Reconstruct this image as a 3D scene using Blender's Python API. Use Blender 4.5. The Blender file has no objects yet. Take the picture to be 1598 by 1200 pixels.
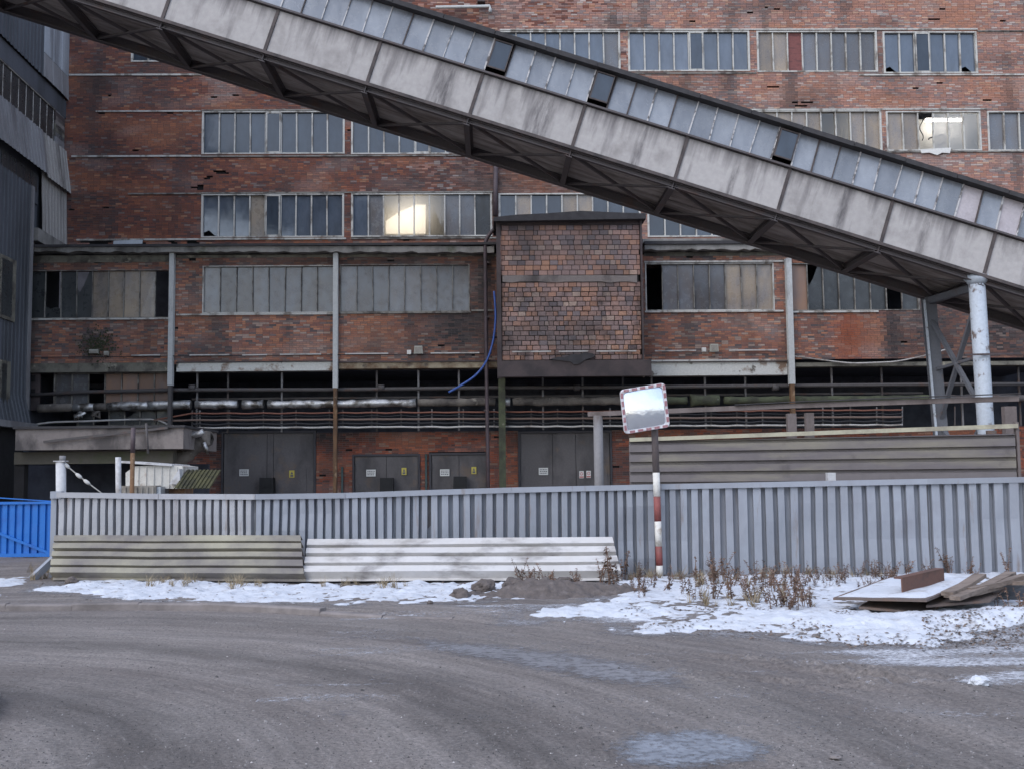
import bpy, bmesh, math, random
import numpy as np
from mathutils import Vector, Matrix, noise as mnoise
random.seed(7)
rng = np.random.default_rng(7)
scene = bpy.context.scene
COL = scene.collection

# ------------------------------------------------------------------ camera
F = 1700.0; CX, CY = 799.0, 600.0            # pinhole model of the 1598 x 1200 photograph
CAMZ = 1.9
YAW = math.radians(1.2); PITCH = math.atan(140 / F); ROLL = 0.010
fwd = Vector((math.sin(YAW) * math.cos(PITCH), math.cos(YAW) * math.cos(PITCH), math.sin(PITCH)))
r0 = Vector((math.cos(YAW), -math.sin(YAW), 0)); u0 = r0.cross(fwd)
RIGHT = r0 * math.cos(ROLL) - u0 * math.sin(ROLL)
UP = u0 * math.cos(ROLL) + r0 * math.sin(ROLL)
CAM = Vector((0, 0, CAMZ))
cd = bpy.data.cameras.new('camera'); cam = bpy.data.objects.new('camera', cd); COL.objects.link(cam)
cam.matrix_world = Matrix(((RIGHT.x, UP.x, -fwd.x, CAM.x), (RIGHT.y, UP.y, -fwd.y, CAM.y), (RIGHT.z, UP.z, -fwd.z, CAM.z), (0, 0, 0, 1)))
cd.sensor_width = 36; cd.lens = F / 1598 * 36; cd.clip_end = 3000; cd.clip_start = 0.1
scene.camera = cam

# ------------------------------------------------------------------ sky, sun, exposure
SUN_EL, SUN_AZ = math.radians(40), math.radians(222)   # low veiled winter sun behind the camera's left shoulder: soft light, no hard shadow
w = bpy.data.worlds.new('World'); scene.world = w; w.use_nodes = True
nt = w.node_tree; nt.nodes.clear()
sky = nt.nodes.new('ShaderNodeTexSky'); sky.sky_type = 'NISHITA'; sky.sun_disc = False
sky.sun_elevation = SUN_EL; sky.sun_rotation = SUN_AZ; sky.air_density = 1.0; sky.dust_density = 1.2; sky.ozone_density = 1.0
tc = nt.nodes.new('ShaderNodeTexCoord')
mp = nt.nodes.new('ShaderNodeMapping'); mp.inputs['Scale'].default_value = (1, 1, 2.6)
cn = nt.nodes.new('ShaderNodeTexNoise'); cn.inputs['Scale'].default_value = 2.3; cn.inputs['Detail'].default_value = 8; cn.inputs['Roughness'].default_value = 0.58
cr = nt.nodes.new('ShaderNodeValToRGB'); cr.color_ramp.elements[0].position = 0.40; cr.color_ramp.elements[1].position = 0.64
cr.color_ramp.elements[0].color = (0.08, 0.08, 0.08, 1); cr.color_ramp.elements[1].color = (0.7, 0.7, 0.7, 1)
cm = nt.nodes.new('ShaderNodeMixRGB'); cm.inputs['Color2'].default_value = (6.5, 6.95, 8.3, 1)
bg = nt.nodes.new('ShaderNodeBackground'); bg.inputs['Strength'].default_value = 0.138
wo = nt.nodes.new('ShaderNodeOutputWorld')
nt.links.new(tc.outputs['Generated'], mp.inputs['Vector']); nt.links.new(mp.outputs['Vector'], cn.inputs['Vector'])
nt.links.new(cn.outputs['Fac'], cr.inputs['Fac']); nt.links.new(cr.outputs['Color'], cm.inputs['Fac'])
nt.links.new(sky.outputs['Color'], cm.inputs['Color1']); nt.links.new(cm.outputs['Color'], bg.inputs['Color'])
nt.links.new(bg.outputs['Background'], wo.inputs['Surface'])
sd = bpy.data.lights.new('sun', 'SUN'); sd.energy = 0.55; sd.angle = math.radians(45); sd.color = (1, 0.985, 0.975)
sun = bpy.data.objects.new('sun', sd); COL.objects.link(sun)
sv = Vector((math.sin(SUN_AZ) * math.cos(SUN_EL), math.cos(SUN_AZ) * math.cos(SUN_EL), math.sin(SUN_EL)))
sun.rotation_euler = sv.to_track_quat('Z', 'Y').to_euler(); sun.location = (0, -10, 60)
vs = scene.view_settings; vs.view_transform = 'Standard'; vs.look = 'None'; vs.gamma = 1; vs.use_curve_mapping = False
vs.exposure = 1.0

# ------------------------------------------------------------------ projection helpers
def ray(u, v): return (fwd * F + RIGHT * (u - CX) - UP * (v - CY)).normalized()
def P(u, v, Y):
    d = ray(u, v); return CAM + d * (Y / d.y)
def G(u, v, z=0.0):
    d = ray(u, v); return CAM + d * ((z - CAMZ) / d.z)
def R(u0, v0, u1, v1, Y):                       # photo rectangle on a wall at depth Y -> x0, x1, z0, z1
    um, vm = (u0 + u1) / 2, (v0 + v1) / 2
    return P(u0, vm, Y).x, P(u1, vm, Y).x, P(um, v1, Y).z, P(um, v0, Y).z

# ------------------------------------------------------------------ objects
ORG = {}
def tag(o, label=None, cat=None, group=None, kind=None):
    if label: o['label'] = label
    if cat: o['category'] = cat
    if group: o['group'] = group
    if kind: o['kind'] = kind
    return o
def thing(name, label, cat, loc=(0, 0, 0), rot=None, group=None):
    o = bpy.data.objects.new(name, None); COL.objects.link(o); o.empty_display_size = 0.3
    if rot is None:
        o.location = loc; ORG[o.name] = Vector(loc)
    else:
        o.matrix_world = rot; ORG[o.name] = Vector((0, 0, 0))     # rotated thing: parts are given in its own coordinates
    return tag(o, label, cat, group)
def link(name, me, parent=None, origin=(0, 0, 0)):
    o = bpy.data.objects.new(name, me); COL.objects.link(o)
    if parent is not None:
        o.parent = parent; ORG[o.name] = ORG[parent.name]
    else: ORG[o.name] = Vector(origin)
    return o
class MB:
    def __init__(s): s.v = []; s.f = []; s.smooth = False; s.c = []
    def add(s, vs, fs, col=None):
        n = len(s.v); s.v += [tuple(p) for p in vs]; s.f += [tuple(i + n for i in f) for f in fs]
        if col is not None: s.c += [col] * len(vs)
        return s
    def box(s, x0, x1, y0, y1, z0, z1):
        x0, x1 = min(x0, x1), max(x0, x1); y0, y1 = min(y0, y1), max(y0, y1); z0, z1 = min(z0, z1), max(z0, z1)
        return s.add([(x0, y0, z0), (x1, y0, z0), (x1, y1, z0), (x0, y1, z0), (x0, y0, z1), (x1, y0, z1), (x1, y1, z1), (x0, y1, z1)],
                     [(0, 3, 2, 1), (4, 5, 6, 7), (0, 1, 5, 4), (1, 2, 6, 5), (2, 3, 7, 6), (3, 0, 4, 7)])
    def bar(s, p, q, w, h, up=(0, 0, 1)):
        p, q, up = Vector(p), Vector(q), Vector(up); d = (q - p).normalized()
        a = d.cross(up)
        if a.length < 1e-4: a = d.cross(Vector((0, 1, 0)))
        a.normalize(); b = a.cross(d).normalized(); a = a * (w / 2); b = b * (h / 2)
        return s.add([p - a - b, p + a - b, p + a + b, p - a + b, q - a - b, q + a - b, q + a + b, q - a + b],
                     [(0, 1, 2, 3), (7, 6, 5, 4), (0, 4, 5, 1), (1, 5, 6, 2), (2, 6, 7, 3), (3, 7, 4, 0)])
    def ibeam(s, p, q, w, h, t=0.03, up=(0, 0, 1)):
        p, q, up = Vector(p), Vector(q), Vector(up); d = (q - p).normalized(); a = d.cross(up).normalized(); b = a.cross(d).normalized()
        o = b * (h / 2 - t / 2)
        s.bar(p + o, q + o, w, t, b); s.bar(p - o, q - o, w, t, b); s.bar(p, q, t, h - 2 * t, b)
        return s
    def tube(s, pts, r, n=8, jit=0.0):
        s.smooth = True
        pts = [Vector(p) for p in pts]; m = len(pts); rr = r if isinstance(r, (list, tuple)) else [r] * m
        rings = []; pa = None
        for i in range(m):
            d = (pts[min(i + 1, m - 1)] - pts[max(i - 1, 0)]).normalized()
            if pa is None:
                pa = d.cross(Vector((0, 0, 1)))
                if pa.length < 0.05: pa = d.cross(Vector((1, 0, 0)))
            pa = (pa - d * pa.dot(d)).normalized(); b = d.cross(pa)
            rings.append([pts[i] + (pa * math.cos(2 * math.pi * k / n) + b * math.sin(2 * math.pi * k / n)) * (rr[i] * (1 + random.uniform(-jit, jit))) for k in range(n)])
        vs = [p for rg in rings for p in rg]; fs = []
        for i in range(m - 1):
            for k in range(n):
                fs.append((i * n + k, i * n + (k + 1) % n, (i + 1) * n + (k + 1) % n, (i + 1) * n + k))
        fs.append(tuple(range(n))[::-1]); fs.append(tuple((m - 1) * n + k for k in range(n)))
        return s.add(vs, fs)
    def prism(s, poly, y0, y1):                 # poly of (x, z), counter-clockwise seen from -y
        n = len(poly)
        vs = [(x, y0, z) for x, z in poly] + [(x, y1, z) for x, z in poly]
        fs = [tuple(range(n)), tuple(range(2 * n - 1, n - 1, -1))] + [(i, n + i, n + (i + 1) % n, (i + 1) % n) for i in range(n)]
        return s.add(vs, fs)
    def sheet(s, o, prof, U, N, H, t=0.004, wob=0.0):   # folded sheet: profile (along, out) drawn in U/N, extruded by H
        o, U, N, H = Vector(o), Vector(U), Vector(N), Vector(H); m = len(prof); K = 5
        vs = []
        for layer in (0, 1):
            for k in range(K + 1):
                for i, (a, d) in enumerate(prof):
                    e = 0
                    if wob: e = wob * mnoise.noise(Vector((a * 1.7 + o.x, k * 0.6 + o.z, o.y)))
                    vs.append(o + U * a + N * (d + e - layer * t) + H * (k / K))
        L = m * (K + 1); fs = []
        for k in range(K):
            for i in range(m - 1):
                a, b = k * m + i, k * m + i + 1
                fs.append((a, b, b + m, a + m)); fs.append((L + a + m, L + b + m, L + b, L + a))
        for i in range(m - 1):
            fs.append((i + 1, i, L + i, L + i + 1)); j = K * m + i; fs.append((j, j + 1, L + j + 1, L + j))
        for k in range(K):
            a = k * m; fs.append((a, a + m, L + a + m, L + a)); b = k * m + m - 1; fs.append((b + m, b, L + b, L + b + m))
        return s.add(vs, fs)
    def build(s, name, mat, parent=None, origin=(0, 0, 0)):
        me = bpy.data.meshes.new(name)
        og = ORG[parent.name] if parent is not None else Vector(origin)
        me.from_pydata([(x - og.x, y - og.y, z - og.z) for x, y, z in s.v], [], s.f)
        me.materials.append(M[mat] if isinstance(mat, str) else mat)
        if s.c:
            at = me.attributes.new('Col', 'FLOAT_COLOR', 'POINT'); at.data.foreach_set('color', np.array(s.c, dtype=np.float32).ravel())
        if s.smooth:
            me.polygons.foreach_set('use_smooth', [len(p.vertices) <= 4 for p in me.polygons])
        me.update()
        o = link(name, me, parent, origin)
        if parent is None: o.location = origin
        return o
def trap(L, pitch, depth, rib=0.6, sl=0.06, start=0.0):   # trapezoid profile, ribs at +depth
    pr = []; a = start
    g = pitch * (1 - rib - 2 * sl)
    while a < L - 1e-6:
        e1, e2 = random.uniform(-.05, .05) * pitch, random.uniform(-.05, .05) * pitch
        for da, d in ((0, 0), (g + e1, 0), (g + e1 + pitch * sl, depth), (g + pitch * (sl + rib) + min(e2, 0), depth * random.uniform(.93, 1.0))):
            if a + da <= L: pr.append((a + da, d))
        a += pitch
    if pr[-1][0] < L: pr.append((L, 0))
    return pr

# ------------------------------------------------------------------ materials
M = {}
def nodes(name):
    m = bpy.data.materials.new(name); m.use_nodes = True; M[name] = m
    n = m.node_tree.nodes; return m, n, m.node_tree.links, n['Principled BSDF']
def new(n, t, **kw):
    x = n.new(t)
    for k, v in kw.items():
        if k in x.inputs: x.inputs[k].default_value = v
        else: setattr(x, k, v)
    return x
def c4(c): return (c[0], c[1], c[2], 1)
def noise_fac(n, l, vec, scale, detail, lo, hi, rough=0.6):
    t = new(n, 'ShaderNodeTexNoise', Scale=scale, Detail=detail, Roughness=rough); l.new(vec, t.inputs['Vector'])
    r = new(n, 'ShaderNodeMapRange'); r.inputs['From Min'].default_value = lo; r.inputs['From Max'].default_value = hi
    l.new(t.outputs['Fac'], r.inputs['Value']); return r.outputs['Result'], t.outputs['Fac']
def surf(name, base, rough=0.8, metal=0.0, dirt=None, lo=0.5, hi=0.7, scale=1.2, amt=0.8, stretch=(1, 1, 1), var=0.12, bump=0.15, bscale=40,
         dirt2=None, lo2=0.55, hi2=0.62, scale2=3.0, amt2=0.9, stretch2=(1, 1, 1), objc=False, rnd=0.0, spec=0.4, useobjcol=False, attr=False, off=0.0, drip=False):
    m, n, l, b = nodes(name)
    if objc:
        tc = new(n, 'ShaderNodeTexCoord'); vec = tc.outputs['Object']
    else:
        g = new(n, 'ShaderNodeNewGeometry'); vec = g.outputs['Position']
    def mapped(st, of=0.0):
        if tuple(st) == (1, 1, 1) and not of: return vec
        q = new(n, 'ShaderNodeMapping'); q.inputs['Scale'].default_value = st; q.inputs['Location'].default_value = (of, of, of); l.new(vec, q.inputs['Vector']); return q.outputs['Vector']
    if useobjcol:
        oi = new(n, 'ShaderNodeObjectInfo'); col = oi.outputs['Color']
    elif attr:
        at = new(n, 'ShaderNodeAttribute', attribute_name='Col'); col = at.outputs['Color']
    else:
        rg = new(n, 'ShaderNodeRGB'); rg.outputs[0].default_value = c4(base); col = rg.outputs[0]
    # value variation
    f, raw = noise_fac(n, l, mapped((1, 1, 1)), bscale * 0.35, 6, 0.25, 0.75)
    mr = new(n, 'ShaderNodeMapRange'); mr.inputs['To Min'].default_value = 1 - var; mr.inputs['To Max'].default_value = 1 + var; l.new(f, mr.inputs['Value'])
    v = mr.outputs['Result']
    if rnd:
        oi2 = new(n, 'ShaderNodeObjectInfo'); m2 = new(n, 'ShaderNodeMapRange'); m2.inputs['To Min'].default_value = 1 - rnd; m2.inputs['To Max'].default_value = 1 + rnd
        l.new(oi2.outputs['Random'], m2.inputs['Value']); mm = new(n, 'ShaderNodeMath', operation='MULTIPLY'); l.new(v, mm.inputs[0]); l.new(m2.outputs['Result'], mm.inputs[1]); v = mm.outputs[0]
    mu = new(n, 'ShaderNodeVectorMath', operation='SCALE'); l.new(col, mu.inputs[0]); l.new(v, mu.inputs['Scale']); col = mu.outputs[0]
    for d, lo_, hi_, sc, am, st in ((dirt, lo, hi, scale, amt, stretch), (dirt2, lo2, hi2, scale2, amt2, stretch2)):
        if d is None: continue
        f, _ = noise_fac(n, l, mapped(st, off), sc, 7, lo_, hi_, 0.62)
        k = new(n, 'ShaderNodeMath', operation='MULTIPLY'); k.inputs[1].default_value = am; k.use_clamp = True; l.new(f, k.inputs[0])
        mx = new(n, 'ShaderNodeMixRGB'); mx.inputs['Color2'].default_value = c4(d); l.new(k.outputs[0], mx.inputs['Fac']); l.new(col, mx.inputs['Color1']); col = mx.outputs['Color']
    if drip:                                          # dirt washed down from the sill above
        f, _ = noise_fac(n, l, mapped((2.2, 1, 0.10), 3.7), 1.3, 8, 0.30, 0.75, 0.65)
        sz = new(n, 'ShaderNodeSeparateXYZ'); l.new(vec, sz.inputs[0]); zr = new(n, 'ShaderNodeMapRange'); zr.inputs['From Min'].default_value = 0.1; zr.inputs['From Max'].default_value = 1.32; zr.inputs['To Min'].default_value = -0.55; zr.inputs['To Max'].default_value = 0.55; l.new(sz.outputs['Z'], zr.inputs['Value'])
        ad = new(n, 'ShaderNodeMath', operation='ADD'); l.new(f, ad.inputs[0]); l.new(zr.outputs['Result'], ad.inputs[1]); k = new(n, 'ShaderNodeMapRange'); k.inputs['From Min'].default_value = 0.56; k.inputs['From Max'].default_value = 1.2; k.inputs['To Max'].default_value = 0.8; l.new(ad.outputs[0], k.inputs['Value'])
        fo = k.outputs['Result']
        f9, _ = noise_fac(n, l, mapped((2.5, 1, 0.5), 1.3), 2.2, 8, 0.34, 0.62, 0.7)
        for c_, w_ in ((-1.09, 0.34), (-4.0, 0.36), (1.8, 0.13), (7.8, 0.16), (4.6, 0.1), (10.2, 0.12)):   # old leak marks
            sb = new(n, 'ShaderNodeMath', operation='SUBTRACT'); sb.inputs[1].default_value = c_; l.new(sz.outputs['X'], sb.inputs[0]); ab = new(n, 'ShaderNodeMath', operation='ABSOLUTE'); l.new(sb.outputs[0], ab.inputs[0])
            mm = new(n, 'ShaderNodeMapRange'); mm.inputs['From Min'].default_value = w_ * 1.3; mm.inputs['From Max'].default_value = w_ * 0.5; l.new(ab.outputs[0], mm.inputs['Value'])
            pr = new(n, 'ShaderNodeMath', operation='MULTIPLY'); l.new(mm.outputs['Result'], pr.inputs[0]); l.new(f9, pr.inputs[1]); pm = new(n, 'ShaderNodeMath', operation='MULTIPLY'); pm.inputs[1].default_value = 0.85; l.new(pr.outputs[0], pm.inputs[0])
            mxm = new(n, 'ShaderNodeMath', operation='MAXIMUM'); l.new(fo, mxm.inputs[0]); l.new(pm.outputs[0], mxm.inputs[1]); fo = mxm.outputs[0]
        mx = new(n, 'ShaderNodeMixRGB'); mx.inputs['Color2'].default_value = (0.085, 0.078, 0.082, 1); l.new(fo, mx.inputs['Fac']); l.new(col, mx.inputs['Color1']); col = mx.outputs['Color']
    l.new(col, b.inputs['Base Color'])
    b.inputs['Roughness'].default_value = rough; b.inputs['Metallic'].default_value = metal; b.inputs['Specular IOR Level'].default_value = spec
    if bump:
        tn = new(n, 'ShaderNodeTexNoise', Scale=bscale, Detail=6); l.new(vec, tn.inputs['Vector'])
        bp = new(n, 'ShaderNodeBump', Strength=bump, Distance=0.02); l.new(tn.outputs['Fac'], bp.inputs['Height']); l.new(bp.outputs['Normal'], b.inputs['Normal'])
    return m
SOOT = (0.028, 0.026, 0.028); RUST = (0.12, 0.05, 0.026); MOSS = (0.05, 0.06, 0.025)
surf('brick', (0.2, 0.1, 0.08), 0.9, dirt=SOOT, lo=0.56, hi=0.74, scale=0.55, amt=0.55, var=0.22, bscale=60, bump=0.3, attr=True, dirt2=(0.22, 0.2, 0.19), lo2=0.66, hi2=0.8, scale2=1.6, amt2=0.3)
surf('brick_piece', (0.2, 0.1, 0.08), 0.9, dirt=SOOT, lo=0.5, hi=0.68, scale=1.5, amt=0.6, var=0.3, bscale=60, bump=0.4, useobjcol=True)
surf('mortar', (0.14, 0.125, 0.12), 0.95, dirt=SOOT, lo=0.5, hi=0.7, scale=0.5, amt=0.7, bscale=50)
surf('mortar_dark', (0.035, 0.032, 0.033), 0.95, bscale=50)
surf('soot', (0.016, 0.015, 0.016), 0.95, bscale=10, var=0.3)
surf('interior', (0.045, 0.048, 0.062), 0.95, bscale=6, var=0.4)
surf('concrete', (0.25, 0.24, 0.225), 0.9, dirt=(0.06, 0.055, 0.05), lo=0.45, hi=0.66, scale=1.1, stretch=(1, 1, 0.5), dirt2=MOSS, lo2=0.6, hi2=0.72, scale2=0.8, amt2=0.7, bump=0.4, bscale=25)
surf('concrete_canopy', (0.20, 0.175, 0.165), 0.9, dirt=(0.05, 0.045, 0.045), lo=0.48, hi=0.62, scale=0.9, stretch=(1.2, 1, 0.6), bump=0.4, bscale=20, dirt2=MOSS, lo2=0.62, hi2=0.75, scale2=0.7, amt2=0.5)
surf('gallery_panel', (0.385, 0.365, 0.355), 0.9, dirt=(0.11, 0.10, 0.105), lo=0.54, hi=0.74, scale=1.0, stretch=(1.7, 1, 0.22), amt=0.85, dirt2=(0.17, 0.155, 0.15), lo2=0.5, hi2=0.75, scale2=1.3, amt2=0.6, stretch2=(1, 1, 0.8), objc=True, rnd=0.06, bump=0.3, bscale=18, var=0.1, drip=True)
surf('gallery_steel', (0.085, 0.075, 0.078), 0.75, dirt=RUST, lo=0.55, hi=0.75, scale=1.5, amt=0.5, objc=True)
surf('gallery_trim', (0.085, 0.07, 0.068), 0.8, dirt=SOOT, lo=0.45, hi=0.65, scale=2.0, objc=True)
surf('gallery_floor', (0.40, 0.365, 0.345), 0.95, dirt=(0.13, 0.105, 0.095), lo=0.42, hi=0.62, scale=0.9, stretch=(0.35, 2.2, 1), dirt2=(0.42, 0.38, 0.36), lo2=0.55, hi2=0.7, scale2=1.4, stretch2=(0.3, 2.5, 1), amt2=0.6, objc=True, bump=0.4, bscale=14)
surf('roofing', (0.045, 0.043, 0.046), 0.9, var=0.3, bscale=12)
surf('white_frame', (0.47, 0.46, 0.43), 0.7, dirt=(0.1, 0.075, 0.055), lo=0.5, hi=0.62, scale=2.5, amt=0.75, stretch=(1, 1, 0.6))
surf('gallery_mullion', (0.48, 0.47, 0.47), 0.75, dirt=(0.09, 0.08, 0.08), lo=0.5, hi=0.58, scale=5.0, amt=0.9, objc=True)
surf('dull_mullion', (0.22, 0.21, 0.19), 0.8, dirt=(0.06, 0.05, 0.045), lo=0.46, hi=0.6, scale=2.5, amt=0.85)
surf('grey_column', (0.45, 0.46, 0.455), 0.7, dirt=(0.12, 0.1, 0.085), lo=0.56, hi=0.7, scale=1.6, amt=0.7, stretch=(1, 1, 0.4))
surf('rust_column', (0.17, 0.095, 0.05), 0.85, dirt=(0.06, 0.04, 0.03), lo=0.45, hi=0.65, scale=3.0, stretch=(1, 1, 0.4), dirt2=(0.3, 0.22, 0.14), lo2=0.58, hi2=0.68)
surf('white_beam', (0.52, 0.52, 0.49), 0.7, dirt=(0.16, 0.09, 0.05), lo=0.54, hi=0.64, scale=1.4, amt=0.9, dirt2=(0.1, 0.085, 0.07), lo2=0.6, hi2=0.68, scale2=2.2)
surf('rust_beam', (0.32, 0.27, 0.19), 0.8, dirt=(0.12, 0.065, 0.035), lo=0.42, hi=0.6, scale=1.6, amt=0.9, dirt2=(0.06, 0.05, 0.045), lo2=0.55, hi2=0.68, scale2=2.0)
surf('dirty_beam', (0.17, 0.16, 0.13), 0.85, dirt=(0.05, 0.045, 0.04), lo=0.45, hi=0.62, scale=1.4, amt=0.9, dirt2=(0.36, 0.33, 0.26), lo2=0.62, hi2=0.7, scale2=1.8)
surf('brown_steel', (0.075, 0.057, 0.057), 0.75, dirt=(0.035, 0.03, 0.032), lo=0.45, hi=0.65, scale=1.2, dirt2=(0.14, 0.12, 0.115), lo2=0.66, hi2=0.76, scale2=2.5, amt2=0.6)
surf('pipe_dark', (0.075, 0.068, 0.068), 0.7, dirt=RUST, lo=0.55, hi=0.72, scale=1.5, amt=0.6)
surf('pipe_purple', (0.075, 0.055, 0.062), 0.6, dirt=(0.035, 0.03, 0.03), lo=0.5, hi=0.7, scale=2)
surf('lagging', (0.17, 0.15, 0.13), 0.85, dirt=(0.035, 0.03, 0.03), lo=0.42, hi=0.62, scale=1.3, dirt2=(0.3, 0.27, 0.23), lo2=0.62, hi2=0.7, scale2=2.6, bump=0.6, bscale=14)
surf('moss_lagging', (0.075, 0.085, 0.05), 0.9, dirt=(0.035, 0.035, 0.028), lo=0.42, hi=0.6, scale=1.5, dirt2=(0.25, 0.24, 0.2), lo2=0.66, hi2=0.72, scale2=2.5, bump=0.7, bscale=12)
surf('foil', (0.5, 0.5, 0.5), 0.42, metal=0.75, dirt=(0.09, 0.075, 0.06), lo=0.46, hi=0.6, scale=2.0, amt=0.9, bump=1.0, bscale=9)
surf('cable_red', (0.2, 0.085, 0.06), 0.7); surf('cable_black', (0.03, 0.03, 0.034), 0.7); surf('cable_white', (0.46, 0.44, 0.42), 0.7, dirt=(0.18, 0.15, 0.13), lo=0.5, hi=0.65, scale=1.5)
surf('cable_brown', (0.17, 0.12, 0.1), 0.75)
surf('hose_blue', (0.05, 0.11, 0.36), 0.5)
surf('door_steel', (0.105, 0.096, 0.098), 0.65, dirt=(0.035, 0.032, 0.034), lo=0.45, hi=0.68, scale=0.9, stretch=(1, 1, 0.5), dirt2=(0.15, 0.105, 0.075), lo2=0.56, hi2=0.7, scale2=1.2, amt2=0.7)
surf('door_edge', (0.045, 0.043, 0.05), 0.65); surf('black_rubber', (0.012, 0.012, 0.013), 0.7)
surf('sign_white', (0.62, 0.62, 0.6), 0.6, var=0.05, bump=0); surf('sign_yellow', (0.5, 0.42, 0.08), 0.6, var=0.05, bump=0); surf('sign_red', (0.42, 0.07, 0.07), 0.6, var=0.05, bump=0); surf('print', (0.12, 0.12, 0.13), 0.7, bump=0)
surf('fence_pale', (0.31, 0.315, 0.335), 0.55, dirt=(0.22, 0.21, 0.22), lo=0.48, hi=0.72, scale=1.4, amt=0.7, stretch=(1, 1, 0.4), dirt2=(0.15, 0.10, 0.07), lo2=0.60, hi2=0.72, scale2=3.0, amt2=0.65, stretch2=(1.6, 1.6, 0.25), bump=0.08, bscale=10, var=0.06, rnd=0.07)
surf('fence_paint', (0.245, 0.262, 0.298), 0.55, dirt=(0.2, 0.2, 0.225), lo=0.5, hi=0.74, scale=1.2, amt=0.65, stretch=(1, 1, 0.5), dirt2=(0.16, 0.11, 0.08), lo2=0.62, hi2=0.72, scale2=3.0, amt2=0.6, stretch2=(1.6, 1.6, 0.22), bump=0.08, bscale=10, var=0.06, rnd=0.1)
surf('gate_blue', (0.008, 0.125, 0.44), 0.5, dirt=(0.02, 0.07, 0.3), lo=0.5, hi=0.7, scale=1.5, amt=0.6, bump=0.05, var=0.06)
surf('sheet_yellow', (0.28, 0.26, 0.195), 0.6, dirt=(0.125, 0.112, 0.11), lo=0.36, hi=0.56, scale=0.5, amt=0.95, stretch=(1, 1, 1.6), dirt2=(0.07, 0.06, 0.055), lo2=0.66, hi2=0.76, scale2=2.5, amt2=0.7, bump=0.1, bscale=12, var=0.08)
surf('sheet_white', (0.50, 0.485, 0.475), 0.6, dirt=(0.13, 0.115, 0.11), lo=0.5, hi=0.68, scale=1.6, amt=0.85, stretch=(0.7, 1, 1.6), dirt2=(0.4, 0.37, 0.33), lo2=0.45, hi2=0.7, scale2=0.8, amt2=0.6, bump=0.1, bscale=12, var=0.08)
surf('barrier_sheet', (0.125, 0.112, 0.115), 0.65, dirt=(0.245, 0.225, 0.16), lo=0.5, hi=0.7, scale=0.8, amt=0.65, stretch=(0.4, 0.4, 2.2), dirt2=(0.06, 0.052, 0.052), lo2=0.6, hi2=0.72, scale2=1.6, amt2=0.6, bump=0.1, bscale=12)
surf('barrier_top', (0.36, 0.34, 0.255), 0.65, dirt=(0.16, 0.14, 0.12), lo=0.5, hi=0.7, scale=1.5)
surf('post_brown', (0.15, 0.125, 0.12), 0.8, dirt=(0.07, 0.055, 0.05), lo=0.45, hi=0.65, scale=1.8, stretch=(1, 1, 0.4))
surf('post_grey', (0.19, 0.185, 0.19), 0.75, dirt=(0.09, 0.07, 0.06), lo=0.5, hi=0.66, scale=2.0, stretch=(1, 1, 0.4))
surf('post_white', (0.47, 0.47, 0.48), 0.7, dirt=(0.2, 0.17, 0.15), lo=0.52, hi=0.68, scale=2.2)
surf('leg_blue', (0.40, 0.44, 0.49), 0.6, dirt=(0.11, 0.075, 0.06), lo=0.58, hi=0.66, scale=3.4, amt=0.9, dirt2=(0.25, 0.26, 0.28), lo2=0.5, hi2=0.7, scale2=1.2, amt2=0.6, stretch2=(1, 1, 0.4))
surf('leg_dark', (0.11, 0.115, 0.13), 0.7, dirt=RUST, lo=0.6, hi=0.72, scale=2.0, amt=0.6)
surf('clad_dark', (0.082, 0.09, 0.106), 0.65, dirt=(0.03, 0.032, 0.036), lo=0.45, hi=0.7, scale=0.7, stretch=(1, 1, 0.25), rnd=0.1, bump=0.05)
surf('clad_grey', (0.24, 0.24, 0.25), 0.7, dirt=(0.12, 0.11, 0.115), lo=0.45, hi=0.65, scale=0.8, stretch=(1, 1, 0.22), bump=0.05)
surf('clad_light', (0.36, 0.39, 0.43), 0.65, dirt=(0.15, 0.155, 0.17), lo=0.46, hi=0.66, scale=0.9, stretch=(1, 1, 0.2), bump=0.05)
surf('clad_pale', (0.32, 0.305, 0.29), 0.75, dirt=(0.1, 0.09, 0.085), lo=0.48, hi=0.66, scale=1.0, stretch=(1.4, 1.4, 0.18), bump=0.05)
surf('mirror_frame', (0.56, 0.55, 0.57), 0.5, dirt=(0.26, 0.23, 0.23), lo=0.48, hi=0.66, scale=8, amt=0.8, bump=0); surf('mirror_red', (0.27, 0.13, 0.145), 0.5, bump=0, dirt=(0.4, 0.33, 0.34), lo=0.55, hi=0.7, scale=14, amt=0.5)
surf('pole_brown', (0.105, 0.085, 0.083), 0.7, dirt=RUST, lo=0.6, hi=0.72, scale=4); surf('band_white', (0.60, 0.58, 0.54), 0.6, dirt=(0.24, 0.17, 0.11), lo=0.56, hi=0.7, scale=5); surf('band_red', (0.22, 0.065, 0.06), 0.6, dirt=(0.11, 0.07, 0.06), lo=0.5, hi=0.66, scale=4)
surf('wire', (0.3, 0.29, 0.27), 0.6, metal=0.3); surf('insulator', (0.45, 0.44, 0.42), 0.4)
surf('hopper_white', (0.5, 0.485, 0.45), 0.65, dirt=(0.2, 0.09, 0.04), lo=0.58, hi=0.68, scale=2.6, stretch=(1, 1, 0.6), amt=0.9); surf('hazard_yellow', (0.065, 0.062, 0.028), 0.8, dirt=(0.02, 0.02, 0.015), lo=0.45, hi=0.65, scale=3); surf('tan_sheet', (0.27, 0.25, 0.22), 0.75, dirt=(0.13, 0.11, 0.09), lo=0.5, hi=0.65, scale=2)
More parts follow.
